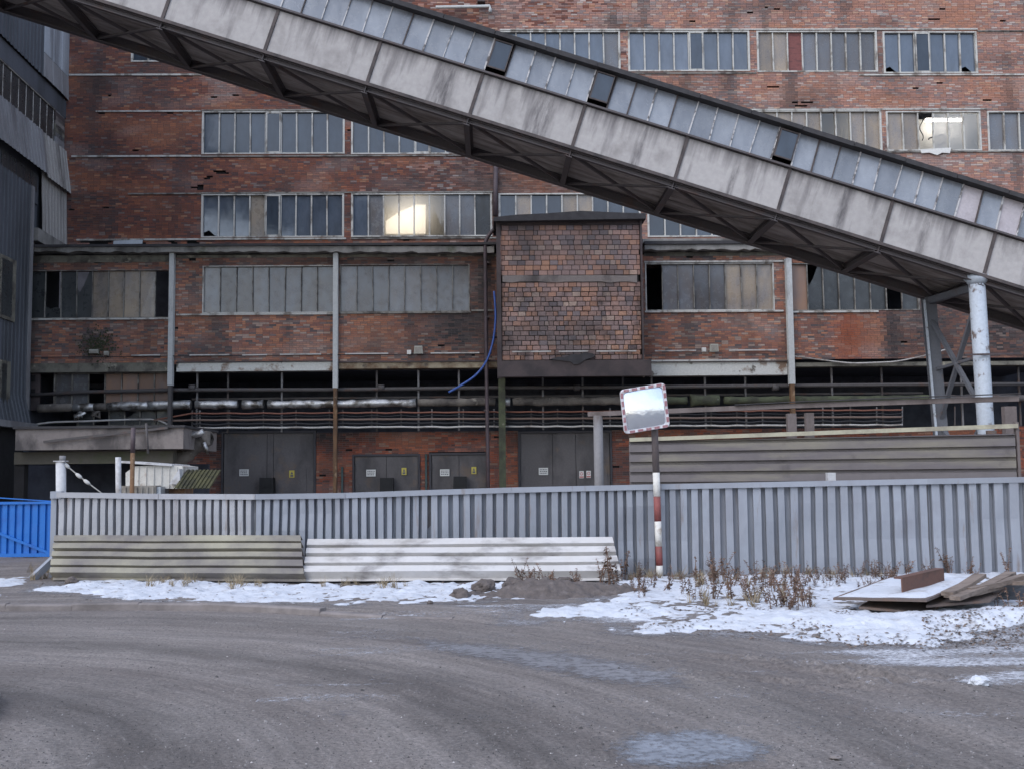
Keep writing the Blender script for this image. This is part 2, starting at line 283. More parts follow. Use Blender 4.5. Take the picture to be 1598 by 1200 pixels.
surf('rusty_plate', (0.11, 0.085, 0.075), 0.75, dirt=(0.16, 0.08, 0.045), lo=0.5, hi=0.66, scale=2.2, bump=0.2); surf('channel_rust', (0.12, 0.06, 0.045), 0.8, dirt=(0.06, 0.04, 0.035), lo=0.5, hi=0.65, scale=3); surf('old_wood', (0.19, 0.15, 0.125), 0.9, dirt=(0.08, 0.06, 0.05), lo=0.45, hi=0.65, scale=3, stretch=(0.4, 3, 3), bump=0.4, bscale=20)
surf('soil', (0.105, 0.088, 0.082), 0.95, dirt=(0.2, 0.175, 0.165), lo=0.55, hi=0.75, scale=7, amt=0.6, bump=0.9, bscale=25, var=0.3)
surf('stone', (0.23, 0.21, 0.2), 0.9, var=0.3, bscale=8, attr=True)
surf('weed', (0.135, 0.085, 0.062), 0.9, rnd=0.3, bump=0, var=0.2, bscale=10); surf('dry_grass', (0.27, 0.215, 0.14), 0.9, rnd=0.25, bump=0)
surf('leaf_litter', (0.14, 0.105, 0.085), 0.95, bump=0, var=0.3)
surf('ivy', (0.045, 0.052, 0.028), 0.9, bump=0, var=0.3)
surf('kerb', (0.20, 0.178, 0.172), 0.9, dirt=(0.11, 0.098, 0.094), lo=0.42, hi=0.66, scale=1.8, bump=0.4, bscale=22, rnd=0.1)
surf('lamp_case', (0.34, 0.335, 0.29), 0.6, bump=0); surf('box_white', (0.62, 0.61, 0.58), 0.6, bump=0)
surf('sheet_zinc', (0.4, 0.43, 0.46), 0.45, metal=0.3)
surf('plain_ground', (0.13, 0.12, 0.118), 0.95, dirt=(0.08, 0.072, 0.07), lo=0.45, hi=0.65, scale=0.4, bump=0.3, bscale=8)
surf('bent_sheet', (0.43, 0.395, 0.415), 0.6, dirt=(0.3, 0.26, 0.27), lo=0.5, hi=0.7, scale=2, objc=True)

def glass(name, base, rough=0.16, ior=1.9, rnd=0.25, warm=None, objc=False, bump=0.12):
    m, n, l, b = nodes(name)
    g = new(n, 'ShaderNodeNewGeometry'); vec = g.outputs['Position']
    oi = new(n, 'ShaderNodeObjectInfo')
    q = new(n, 'ShaderNodeMapping'); q.inputs['Scale'].default_value = (1.0, 1, 0.45); l.new(vec, q.inputs['Vector'])
    f, _ = noise_fac(n, l, q.outputs['Vector'], 2.2, 6, 0.3, 0.72)
    mx = new(n, 'ShaderNodeMixRGB'); mx.inputs['Color1'].default_value = c4(base)
    mx.inputs['Color2'].default_value = c4(warm if warm else [x * 0.55 for x in base]); l.new(f, mx.inputs['Fac'])
    mr = new(n, 'ShaderNodeMapRange'); mr.inputs['To Min'].default_value = 1 - rnd; mr.inputs['To Max'].default_value = 1 + rnd; l.new(oi.outputs['Random'], mr.inputs['Value'])
    sc = new(n, 'ShaderNodeVectorMath', operation='SCALE'); l.new(mx.outputs['Color'], sc.inputs[0]); l.new(mr.outputs['Result'], sc.inputs['Scale'])
    l.new(sc.outputs[0], b.inputs['Base Color'])
    f2, _ = noise_fac(n, l, vec, 5, 5, 0.3, 0.75); rr = new(n, 'ShaderNodeMapRange'); rr.inputs['To Min'].default_value = rough * 0.6; rr.inputs['To Max'].default_value = rough * 1.9; l.new(f2, rr.inputs['Value']); l.new(rr.outputs['Result'], b.inputs['Roughness'])
    b.inputs['IOR'].default_value = ior
    tn = new(n, 'ShaderNodeTexNoise', Scale=0.9, Detail=2); l.new(vec, tn.inputs['Vector'])
    bp = new(n, 'ShaderNodeBump', Strength=bump, Distance=0.05); l.new(tn.outputs['Fac'], bp.inputs['Height']); l.new(bp.outputs['Normal'], b.inputs['Normal'])
    return m
glass('glass_upper', (0.10, 0.125, 0.165), 0.1, 1.8)
glass('glass_dark', (0.045, 0.06, 0.082), 0.1, 1.6)
glass('glass_dirty', (0.12, 0.13, 0.148), 0.2, 1.6, warm=(0.105, 0.092, 0.085))
glass('glass_warm_reflection', (0.30, 0.235, 0.165), 0.25, 1.6, warm=(0.17, 0.155, 0.15))  # warm sky reflection put into the pane colour
glass('glass_sooty', (0.05, 0.055, 0.058), 0.3, 1.5)
glass('glass_rust', (0.25, 0.15, 0.10), 0.4, 1.4, warm=(0.17, 0.13, 0.12))
glass('glass_gallery', (0.27, 0.288, 0.32), 0.2, 1.6, rnd=0.2, warm=(0.16, 0.175, 0.205))
def seethrough(name, tint, k_trans, rough):
    m, n, l, b = nodes(name); n.remove(b)
    g = new(n, 'ShaderNodeBsdfGlossy'); g.inputs['Roughness'].default_value = 0.1
    t = new(n, 'ShaderNodeBsdfTransparent'); t.inputs['Color'].default_value = c4(tint)
    tl = new(n, 'ShaderNodeBsdfTranslucent'); tl.inputs['Color'].default_value = c4(tint)
    m1 = new(n, 'ShaderNodeMixShader'); m1.inputs[0].default_value = k_trans; l.new(t.outputs[0], m1.inputs[1]); l.new(tl.outputs[0], m1.inputs[2])
    m2 = new(n, 'ShaderNodeMixShader'); m2.inputs[0].default_value = 0.08; l.new(m1.outputs[0], m2.inputs[1]); l.new(g.outputs[0], m2.inputs[2])
    l.new(m2.outputs[0], n['Material Output'].inputs['Surface'])
seethrough('glass_frosted', (0.7, 0.67, 0.62), 0.5, 0.2)
seethrough('glass_clear', (0.9, 0.9, 0.9), 0.35, 0.05)
def emit(name, col, st):
    m, n, l, b = nodes(name); b.inputs['Base Color'].default_value = c4(col); b.inputs['Emission Color'].default_value = c4(col); b.inputs['Emission Strength'].default_value = st
emit('reflection_glow', (1.0, 0.95, 0.87), 2.6); emit('bar_glow', (1.0, 0.96, 0.9), 9.0)  # glow of the shapes added behind the bright panes
surf('room_white', (0.7, 0.68, 0.64), 0.9)
m, n, l, b = nodes('mirror_glass'); b.inputs['Base Color'].default_value = (0.66, 0.70, 0.76, 1); b.inputs['Metallic'].default_value = 0.85; b.inputs['Roughness'].default_value = 0.14
g = new(n, 'ShaderNodeNewGeometry'); tn = new(n, 'ShaderNodeTexNoise', Scale=7, Detail=3); l.new(g.outputs['Position'], tn.inputs['Vector'])
bp = new(n, 'ShaderNodeBump', Strength=0.12, Distance=0.03); l.new(tn.outputs['Fac'], bp.inputs['Height']); l.new(bp.outputs['Normal'], b.inputs['Normal'])

# frozen mud road
m, n, l, b = nodes('road')
g = new(n, 'ShaderNodeNewGeometry'); pos = g.outputs['Position']
sx = new(n, 'ShaderNodeSeparateXYZ'); l.new(pos, sx.inputs[0])
off = new(n, 'ShaderNodeVectorMath', operation='SUBTRACT'); off.inputs[1].default_value = (-6.6, 5.9, 0); l.new(pos, off.inputs[0])
ln = new(n, 'ShaderNodeVectorMath', operation='LENGTH'); l.new(off.outputs[0], ln.inputs[0])
so = new(n, 'ShaderNodeSeparateXYZ'); l.new(off.outputs[0], so.inputs[0])
ang = new(n, 'ShaderNodeMath', operation='ARCTAN2'); l.new(so.outputs['Y'], ang.inputs[0]); l.new(so.outputs['X'], ang.inputs[1])
cmb = new(n, 'ShaderNodeCombineXYZ'); l.new(ln.outputs['Value'], cmb.inputs[0]); l.new(ang.outputs[0], cmb.inputs[1])
wn_ = new(n, 'ShaderNodeTexNoise', Scale=0.8, Detail=3); l.new(pos, wn_.inputs['Vector'])
rw = new(n, 'ShaderNodeMath', operation='MULTIPLY_ADD'); l.new(wn_.outputs['Fac'], rw.inputs[0]); rw.inputs[1].default_value = 1.4; l.new(ln.outputs['Value'], rw.inputs[2])
rn = new(n, 'ShaderNodeMapRange'); rn.inputs['From Min'].default_value = 3.7; rn.inputs['From Max'].default_value = 12.7; l.new(rw.outputs[0], rn.inputs['Value'])
rp_ = new(n, 'ShaderNodeValToRGB'); el = rp_.color_ramp.elements; el[0].position = 0.0; el[0].color = (1, 1, 1, 1); el[1].position = 1.0; el[1].color = (1, 1, 1, 1)
for p_, v_ in ((0.12, 1.0), (0.19, 0.62), (0.24, 0.95), (0.32, 1.12), (0.40, 1.05), (0.455, 0.66), (0.51, 0.98), (0.60, 1.1), (0.72, 0.82), (0.8, 1.05)):
    e_ = el.new(p_); e_.color = (v_, v_, v_, 1)
l.new(rn.outputs['Result'], rp_.inputs['Fac'])
trk, _ = noise_fac(n, l, cmb.outputs[0], 1.3, 10, 0.36, 0.64, 0.66)
blot, _ = noise_fac(n, l, pos, 0.55, 6, 0.3, 0.72)
fq = new(n, 'ShaderNodeMapping'); fq.inputs['Scale'].default_value = (4.2, 1.5, 1); l.new(cmb.outputs[0], fq.inputs['Vector'])
fine, _ = noise_fac(n, l, fq.outputs['Vector'], 1.6, 9, 0.34, 0.66, 0.7)
spk, spkraw = noise_fac(n, l, pos, 26, 7, 0.28, 0.72, 0.75)
m1 = new(n, 'ShaderNodeMixRGB'); m1.inputs['Color1'].default_value = (0.128, 0.108, 0.099, 1); m1.inputs['Color2'].default_value = (0.252, 0.224, 0.208, 1); l.new(trk, m1.inputs['Fac'])
m2 = new(n, 'ShaderNodeMixRGB'); m2.inputs['Color2'].default_value = (0.205, 0.18, 0.166, 1); l.new(m1.outputs['Color'], m2.inputs['Color1'])
kb = new(n, 'ShaderNodeMath', operation='MULTIPLY'); kb.inputs[1].default_value = 0.5; l.new(blot, kb.inputs[0]); l.new(kb.outputs[0], m2.inputs['Fac'])
ms = new(n, 'ShaderNodeMapRange'); ms.inputs['To Min'].default_value = 0.42; ms.inputs['To Max'].default_value = 1.58; l.new(spk, ms.inputs['Value'])
m3 = new(n, 'ShaderNodeVectorMath', operation='SCALE'); l.new(m2.outputs['Color'], m3.inputs[0]); l.new(ms.outputs['Result'], m3.inputs['Scale'])
m4 = new(n, 'ShaderNodeMixRGB', blend_type='MULTIPLY'); m4.inputs['Fac'].default_value = 1.0; l.new(m3.outputs[0], m4.inputs['Color1']); l.new(rp_.outputs['Color'], m4.inputs['Color2']); fm = new(n, 'ShaderNodeMapRange'); fm.inputs['To Min'].default_value = 0.74; fm.inputs['To Max'].default_value = 1.08; l.new(fine, fm.inputs['Value'])
m5 = new(n, 'ShaderNodeVectorMath', operation='SCALE'); l.new(m4.outputs['Color'], m5.inputs[0]); l.new(fm.outputs['Result'], m5.inputs['Scale']); l.new(m5.outputs[0], b.inputs['Base Color'])
rr = new(n, 'ShaderNodeMapRange'); rr.inputs['To Min'].default_value = 0.55; rr.inputs['To Max'].default_value = 0.95; l.new(blot, rr.inputs['Value']); l.new(rr.outputs['Result'], b.inputs['Roughness'])
b.inputs['Specular IOR Level'].default_value = 0.35
bp = new(n, 'ShaderNodeBump', Strength=0.9, Distance=0.025); l.new(spkraw, bp.inputs['Height'])
bt = new(n, 'ShaderNodeBump', Strength=0.35, Distance=0.06); l.new(trk, bt.inputs['Height']); l.new(bp.outputs['Normal'], bt.inputs['Normal']); l.new(bt.outputs['Normal'], b.inputs['Normal'])
# snow and ice
m, n, l, b = nodes('snow'); g = new(n, 'ShaderNodeNewGeometry'); pos = g.outputs['Position']
f, _ = noise_fac(n, l, pos, 5, 8, 0.55, 0.68, 0.72); f3, _ = noise_fac(n, l, pos, 1.5, 4, 0.3, 0.8)
mx = new(n, 'ShaderNodeMixRGB'); mx.inputs['Color1'].default_value = (0.54, 0.565, 0.615, 1); mx.inputs['Color2'].default_value = (0.46, 0.475, 0.51, 1); l.new(f3, mx.inputs['Fac'])
k = new(n, 'ShaderNodeMath', operation='MULTIPLY'); k.inputs[1].default_value = 0.75; k.use_clamp = True; l.new(f, k.inputs[0])
mz = new(n, 'ShaderNodeMixRGB'); mz.inputs['Color2'].default_value = (0.22, 0.19, 0.17, 1); l.new(k.outputs[0], mz.inputs['Fac']); l.new(mx.outputs['Color'], mz.inputs['Color1']); l.new(mz.outputs['Color'], b.inputs['Base Color'])
b.inputs['Roughness'].default_value = 0.7
tn = new(n, 'ShaderNodeTexNoise', Scale=22, Detail=6); l.new(pos, tn.inputs['Vector']); bp = new(n, 'ShaderNodeBump', Strength=0.4, Distance=0.03); l.new(tn.outputs['Fac'], bp.inputs['Height']); l.new(bp.outputs['Normal'], b.inputs['Normal'])

def film_mat(name, c1, c2, rough, scale):
    m, n, l, b = nodes(name); g = new(n, 'ShaderNodeNewGeometry'); pos = g.outputs['Position']
    f, raw = noise_fac(n, l, pos, scale, 8, 0.3, 0.72, 0.65)
    mx = new(n, 'ShaderNodeMixRGB'); mx.inputs['Color1'].default_value = c4(c1); mx.inputs['Color2'].default_value = c4(c2); l.new(f, mx.inputs['Fac']); l.new(mx.outputs['Color'], b.inputs['Base Color'])
    b.inputs['Roughness'].default_value = rough
    at = new(n, 'ShaderNodeAttribute', attribute_name='Col'); sp = new(n, 'ShaderNodeSeparateColor'); l.new(at.outputs['Color'], sp.inputs[0])
    f2, _ = noise_fac(n, l, pos, scale * 3.2, 8, 0.32, 0.68, 0.7)
    ad = new(n, 'ShaderNodeMath', operation='ADD'); l.new(sp.outputs[0], ad.inputs[0]); l.new(f2, ad.inputs[1])
    mr = new(n, 'ShaderNodeMapRange'); mr.inputs['From Min'].default_value = 0.75; mr.inputs['From Max'].default_value = 1.55; l.new(ad.outputs[0], mr.inputs['Value'])
    l.new(mr.outputs['Result'], b.inputs['Alpha'])
    tn = new(n, 'ShaderNodeTexNoise', Scale=22, Detail=6); l.new(pos, tn.inputs['Vector']); bp = new(n, 'ShaderNodeBump', Strength=0.3, Distance=0.02); l.new(tn.outputs['Fac'], bp.inputs['Height']); l.new(bp.outputs['Normal'], b.inputs['Normal'])
film_mat('ice', (0.19, 0.205, 0.235), (0.28, 0.305, 0.345), 0.22, 5); film_mat('thin_ice', (0.18, 0.176, 0.186), (0.205, 0.203, 0.215), 0.45, 3); film_mat('slush', (0.30, 0.30, 0.32), (0.17, 0.16, 0.16), 0.5, 5); film_mat('snow_film', (0.55, 0.56, 0.6), (0.36, 0.36, 0.38), 0.7, 6)

# ================================================================== GROUND
def fbm(x, y, sc, oct=4, seed=0.0):
    out = np.zeros(x.shape)
    fx, fy = x.ravel(), y.ravel(); o = np.zeros(fx.shape)
    for i in range(len(fx)):
        o[i] = mnoise.fractal(Vector((fx[i] * sc + seed, fy[i] * sc - seed, seed)), 0.9, 2.0, oct)
    return o.reshape(x.shape)
def vnoise(x, y, seed):                         # fast value noise (numpy)
    xi, yi = np.floor(x).astype(int), np.floor(y).astype(int); xf, yf = x - xi, y - yi
    def h(a, b):
        n = (a * 374761393 + b * 668265263 + seed * 1274126177) & 0x7fffffff
        n = (n ^ (n >> 13)) * 1274126177 & 0x7fffffff
        return ((n ^ (n >> 16)) & 0xffff) / 65535.0
    u, v = xf * xf * (3 - 2 * xf), yf * yf * (3 - 2 * yf)
    a = h(xi, yi) * (1 - u) + h(xi + 1, yi) * u; b = h(xi, yi + 1) * (1 - u) + h(xi + 1, yi + 1) * u
    return (a * (1 - v) + b * v) * 2 - 1
def fb(x, y, sc, octv=4, seed=1):
    o = 0; a = 1.0; t = 0
    for k in range(octv):
        o = o + a * vnoise(x * sc * 2 ** k + 17.3 * k, y * sc * 2 ** k - 9.1 * k, seed + k); t += a; a *= 0.5
    return o / t
KX = [-40, -22, -14, -10, -7.7, -4.4, -3, -1.5, 0, 1.5, 4, 6, 9, 16, 30]
KY = [18, 17.2, 16.7, 16.45, 16.3, 16.1, 15.6, 14.85, 14.4, 14.0, 13.0, 12.3, 11.4, 10.0, 9.0]
def sstep(a, b, x):
    t = np.clip((x - a) / (b - a), 0, 1); return t * t * (3 - 2 * t)
def gh(x, y):
    x = np.asarray(x, float); y = np.asarray(y, float)
    d = y - np.interp(x, KX, KY)
    wd = np.interp(x, [-2.5, 1.5], [0.03, 0.9])
    raise_ = 0.085 * sstep(-wd + 0.06, wd + 0.06, d)
    r = np.hypot(x + 7, y - 1.5); th = np.arctan2(y - 1.5, x + 7)
    z = raise_ + 0.010 * fb(x, y, 0.9, 3, 3) * (1 + sstep(0, 2, d))
    z += (1 - sstep(-0.6, -0.2, d)) * (0.018 * fb(r * 1.4, th * 1.2, 1.6, 3, 5) + 0.008 * fb(x, y, 5.0, 3, 8))
    z += sstep(0.1, 0.8, d) * 0.02 * fb(x, y, 3.0, 4, 11)
    # frozen ruts on the right
    for (ax, ay, bx, by, wdt, hh) in ((1.9, 11.6, 4.6, 9.6, 0.16, 0.045), (1.2, 10.9, 4.0, 9.2, 0.15, 0.03), (3.0, 10.4, 3.9, 9.75, 0.2, 0.05)):
        L2 = (bx - ax) ** 2 + (by - ay) ** 2; t = np.clip(((x - ax) * (bx - ax) + (y - ay) * (by - ay)) / L2, 0, 1)
        dd = np.hypot(x - ax - t * (bx - ax), y - ay - t * (by - ay)) + 0.06 * fb(x, y, 2.5, 2, 21)
        fade = np.sin(np.pi * np.clip(t, 0.02, 0.98))
        z += fade * (hh * np.exp(-((dd - wdt) / 0.09) ** 2) - hh * 0.8 * np.exp(-(dd / 0.12) ** 2)) * (0.6 + 0.8 * (fb(x, y, 6, 2, 23) > -0.1))
    return z
def gz(x, y): return float(gh(np.array([x]), np.array([y]))[0])
def grid_mesh(xs, ys, zf, keep=None):
    X, Y = np.meshgrid(xs, ys); Z = zf(X, Y)
    nx, ny = len(xs), len(ys)
    V = np.stack([X, Y, Z], -1).reshape(-1, 3)
    i = np.arange(nx * ny).reshape(ny, nx)
    Fq = np.stack([i[:-1, :-1], i[:-1, 1:], i[1:, 1:], i[1:, :-1]], -1).reshape(-1, 4)
    if keep is not None:
        k = keep(X, Y, Z).ravel(); Fq = Fq[k[Fq].any(1)]
    return V, Fq
def np_mesh(name, V, Fq, mat, smooth=True, col=None):
    used = np.unique(Fq); remap = np.zeros(len(V), int); remap[used] = np.arange(len(used)); V = V[used]; Fq = remap[Fq]
    me = bpy.data.meshes.new(name); me.vertices.add(len(V)); me.vertices.foreach_set('co', V.astype(np.float32).ravel())
    k = Fq.shape[1]; nf = len(Fq)
    me.loops.add(nf * k); me.loops.foreach_set('vertex_index', Fq.astype(np.int32).ravel())
    me.polygons.add(nf); me.polygons.foreach_set('loop_start', np.arange(0, nf * k, k, dtype=np.int32))
    me.polygons.foreach_set('use_smooth', np.full(nf, smooth))
    me.update(calc_edges=True)
    if col is not None:
        at = me.attributes.new('Col', 'FLOAT_COLOR', 'POINT'); at.data.foreach_set('color', col[used].astype(np.float32).ravel())
    me.materials.append(M[mat]); return me
o = MB().add([(-1500, -1500, -0.12), (1500, -1500, -0.12), (1500, 1500, -0.12), (-1500, 1500, -0.12)], [(0, 1, 2, 3)]).build('ground', 'plain_ground')
tag(o, kind='structure')
xs = np.concatenate([np.linspace(-26, -11, 90), np.linspace(-11, 11, 400)[1:], np.linspace(11, 26, 90)[1:]])
ys = np.concatenate([np.linspace(-8, 5.5, 60), np.linspace(5.5, 24, 330)[1:], np.linspace(24, 41, 60)[1:]])
V, Fq = grid_mesh(xs, ys, gh)
o = link('road', np_mesh('road', V, Fq, 'road')); tag(o, kind='structure')

# snow: a sheet whose thickness runs out at its edges
def poly_sd(X, Y, poly):
    inside = np.zeros(X.shape, bool); dist = np.full(X.shape, 1e9); n = len(poly)
    for i in range(n):
        ax, ay = poly[i]; bx, by = poly[(i + 1) % n]
        c = ((ay > Y) != (by > Y)) & (X < (bx - ax) * (Y - ay) / (by - ay + 1e-12) + ax); inside ^= c
        t = np.clip(((X - ax) * (bx - ax) + (Y - ay) * (by - ay)) / ((bx - ax) ** 2 + (by - ay) ** 2), 0, 1)
        dist = np.minimum(dist, np.hypot(X - ax - t * (bx - ax), Y - ay - t * (by - ay)))
    return np.where(inside, dist, -dist)
def gpoly(pts, z=0.11): return [(G(u, v, z).x, G(u, v, z).y) for u, v in pts]
S1 = gpoly([(60, 918), (125, 902), (300, 905), (480, 909), (800, 906), (835, 915), (790, 930), (720, 936), (600, 939), (400, 938), (260, 934), (150, 926)])
S2 = gpoly([(800, 957), (865, 946), (950, 932), (962, 902), (1100, 894), (1640, 890), (1640, 960), (1470, 985), (1430, 996), (1300, 988), (1150, 974), (1000, 973), (950, 956), (870, 957)])
S4 = gpoly([(-60, 898), (45, 899), (50, 906), (20, 912), (-60, 915)]); S5 = gpoly([(-60, 921), (30, 922), (45, 928), (-60, 931)])
def snow_t(X, Y):
    sd = np.maximum(np.maximum(poly_sd(X, Y, S1), poly_sd(X, Y, S2)), np.maximum(poly_sd(X, Y, S4) - 0.1, poly_sd(X, Y, S5) - 0.1))
    n1, n2 = fb(X, Y, 1.3, 4, 31), fb(X, Y, 4.2, 4, 41)
    n3 = fb(X, Y, 11.0, 3, 47)
    t = np.clip(sd * 0.11, -0.1, 0.03) + 0.034 * n1 + 0.048 * n2 + 0.028 * n3 - 0.012
    mound = 0.13 * np.exp(-((X - 6.6) / 1.2) ** 2 - ((Y - 13.2) / 0.5) ** 2) + 0.05 * np.exp(-((X - 4.4) / 0.8) ** 2 - ((Y - 13.4) / 0.5) ** 2)
    return t + mound * (sd > -0.1)
sxs = np.linspace(-16, 11.5, 620); sys_ = np.linspace(11.4, 24, 330)
V, Fq = grid_mesh(sxs, sys_, lambda X, Y: gh(X, Y) + snow_t(X, Y), lambda X, Y, Z: snow_t(X, Y) > -0.004)
o = link('snow', np_mesh('snow', V, Fq, 'snow')); tag(o, 'patchy old snow along the foot of the grey fence', 'snow', kind='stuff')
# thin streaky ice and snow film on the road
S3 = gpoly([(1290, 1000), (1640, 985), (1640, 1062), (1500, 1060), (1420, 1035), (1330, 1020)], 0.02); S6 = gpoly([(1150, 1036), (1215, 1046), (1190, 1054), (1150, 1044)], 0.02)
S8 = gpoly([(700, 948), (900, 948), (1000, 962), (1010, 978), (860, 962), (700, 957)], 0.02)
def soft_sheet(name, mat, label, cat, fn, xs, ys):
    X, Y = np.meshgrid(xs, ys); a = np.clip(fn(X, Y), 0, 1)
    V, Fq = grid_mesh(xs, ys, lambda X, Y: gh(X, Y) + 0.005, lambda X, Y, Z: a > 0.01)
    c = np.repeat(a.reshape(-1, 1), 4, 1); c[:, 3] = 1
    o = link(name, np_mesh(name, V, Fq, mat, True, c)); tag(o, label, cat, kind='stuff')
def film(X, Y):
    sd = np.maximum(np.maximum(poly_sd(X, Y, S3), poly_sd(X, Y, S6)), poly_sd(X, Y, S8))
    return np.clip(sd / 0.7 + 0.4, 0, 0.7) + 1.1 * fb(X * 0.35, Y * 1.9, 1.5, 4, 51) - 0.22
def slush(X, Y):
    sd = np.maximum(poly_sd(X, Y, S1), poly_sd(X, Y, S2)); return np.clip(1 - np.abs(sd + .12) / .42, 0, 1) * 0.75 + 0.6 * fb(X, Y * 1.4, 2.0, 4, 77) - 0.12
soft_sheet('slush', 'slush', 'dirty grey slush along the melting edge of the snow', 'slush', slush, np.linspace(-12, 10.5, 500), np.linspace(11.5, 20, 300))
soft_sheet('snow_film', 'snow_film', 'thin streaks of trodden snow on the road edge at right', 'snow', film, np.linspace(-2, 10, 420), np.linspace(8.5, 15.5, 320))
def patch(name, pts, mat, label, seed, nx, ny, x0, x1, y0, y1, wd, ns):
    pl = gpoly(pts, 0.0)
    soft_sheet(name, mat, label, 'ice', lambda X, Y: np.clip(poly_sd(X, Y, pl) / wd + 0.4, 0, 0.9) + ns * fb(X, Y, 1.8, 4, seed), np.linspace(x0, x1, nx), np.linspace(y0, y1, ny))
patch('ice_patch', [(960, 1165), (1000, 1148), (1100, 1140), (1200, 1165), (1185, 1190), (1050, 1199), (980, 1192)], 'ice', 'frozen pale blue puddle at the bottom edge', 61, 200, 150, 0.4, 3.0, 6.6, 8.6, 0.3, 0.3)
patch('ice_film', [(640, 995), (760, 1005), (900, 1020), (1060, 1050), (1080, 1075), (960, 1068), (800, 1040), (660, 1010)], 'thin_ice', 'faint grey ice film along a wheel track', 71, 220, 160, -1.8, 3.0, 8.6, 13.2, 0.5, 0.35)
# kerb stones
kerb = MB().bar((-14.05, 16.82, 0.02), (-14.0, 16.8, 0.02), 0.1, 0.1).build('kerb', 'kerb'); tag(kerb, kind='structure')
px_ = []; x = -13.9
while x < -0.75:
    y = float(np.interp(x, KX, KY)); x2 = x + 0.98; y2 = float(np.interp(x2, KX, KY)); dd = math.hypot(x2 - x, y2 - y); x2 = x + 0.98 / dd * 0.98; y2 = float(np.interp(x2, KX, KY))
    top = 0.088 - 0.06 * float(sstep(-2.8, -0.6, np.array(x2))) + random.uniform(-0.012, 0.006)
    b_ = MB(); n_ = Vector((-(y2 - y), x2 - x, 0)).normalized()
    p, q = Vector((x + 0.002, y, top - 0.15)), Vector((x2 - 0.002, y2, top - 0.15 + random.uniform(-0.01, 0.01)))
    a = n_ * 0.08; c = n_ * 0.055; h = Vector((0, 0, 0.14)); h2 = Vector((0, 0, 0.165))
    b_.add([p - a, q - a, q + a, p + a, p - a + h, q - a + h, q + a + h2, p + a + h2, p - c + h2, q - c + h2],
           [(0, 1, 5, 4), (4, 5, 9, 8), (8, 9, 6, 7), (2, 3, 7, 6), (0, 4, 8, 7, 3), (1, 2, 6, 9, 5), (0, 3, 2, 1)])
    b_.build('kerb_stone', 'kerb', kerb); x = x2
k2 = MB(); pts = [G(-60, 1150, 0), G(-22, 1118, 0), G(-14, 1098, 0), G(-32, 1084, 0), G(-80, 1075, 0)]
near = MB()
for i in range(len(pts) - 1): near.bar(pts[i] + Vector((0, 0, 0.03)), pts[i + 1] + Vector((0, 0, 0.03)), 0.14, 0.12)
tag(near.build('kerb_edge', 'kerb'), kind='structure')
# loose grit and pebbles
mb = MB()
def pebble(mb, x, y, z, s, col):
    a = random.random() * 6.28; vs = []
    for k in range(5): vs.append((x + s * math.cos(a + k * 1.257) * random.uniform(.7, 1.2), y + s * math.sin(a + k * 1.257) * random.uniform(.7, 1.2), z - s * 0.2))
    vs.append((x + s * .2 * random.uniform(-1, 1), y, z + s * random.uniform(.4, .8)))
    mb.add(vs, [(k, (k + 1) % 5, 5) for k in range(5)], col)
cx_, cy_ = [], []
for i in range(9000):
    u_, v_ = random.uniform(-40, 1640), 960 + 250 * random.random() ** 0.7
    if i < 1800: u_, v_ = random.gauss(1150, 230), random.gauss(1130, 50)
    if i < 500: v_ = random.uniform(960, 985); u_ = random.uniform(0, 1600)
    if v_ < 958 or v_ > 1215: continue
    g_ = G(u_, v_, 0); cx_.append(g_.x); cy_.append(g_.y)
zz = gh(np.array(cx_), np.array(cy_))
for x, y, z in zip(cx_, cy_, zz):
    s = random.choice((0.005, 0.006, 0.007, 0.008, 0.01, 0.013)) * random.uniform(.7, 1.2)
    if random.random() < 0.003: s = random.uniform(0.02, 0.03)
    g_ = random.choice((0.05, 0.07, 0.09, 0.12, 0.16, 0.22)) if random.random() > 0.015 else 0.38
    pebble(mb, x, y, z, s, (g_, g_ * 0.94, g_ * 0.92, 1))
tag(mb.build('pebbles', 'stone'), 'loose grit and pebbles scattered over the road', 'pebbles', kind='stuff')

# ================================================================== BRICKWORK
def pick(pal):
    r = random.random() * sum(w for w, _ in pal)
    for w, c in pal:
        r -= w
        if r <= 0: break
    k = random.uniform(0.87, 1.13); return (c[0] * k, c[1] * k, c[2] * k)
def lerp(a, b, t): return tuple(x + (y - x) * t for x, y in zip(a, b))
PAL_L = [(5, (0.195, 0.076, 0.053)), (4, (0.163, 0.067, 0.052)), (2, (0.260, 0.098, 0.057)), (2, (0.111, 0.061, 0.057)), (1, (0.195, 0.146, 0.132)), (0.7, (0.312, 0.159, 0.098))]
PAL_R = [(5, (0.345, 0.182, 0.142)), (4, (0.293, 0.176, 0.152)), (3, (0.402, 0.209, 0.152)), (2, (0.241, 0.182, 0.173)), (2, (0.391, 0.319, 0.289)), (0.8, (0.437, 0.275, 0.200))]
PAL_A = [(5, (0.325, 0.144, 0.099)), (4, (0.250, 0.126, 0.101)), (3, (0.413, 0.192, 0.118)), (2.6, (0.188, 0.138, 0.129)), (2, (0.362, 0.270, 0.224)), (1, (0.119, 0.096, 0.095))]
PAL_G = [(4, (0.240, 0.069, 0.039)), (4, (0.180, 0.069, 0.050)), (2, (0.300, 0.092, 0.050)), (2, (0.108, 0.057, 0.050)), (1, (0.240, 0.149, 0.110))]
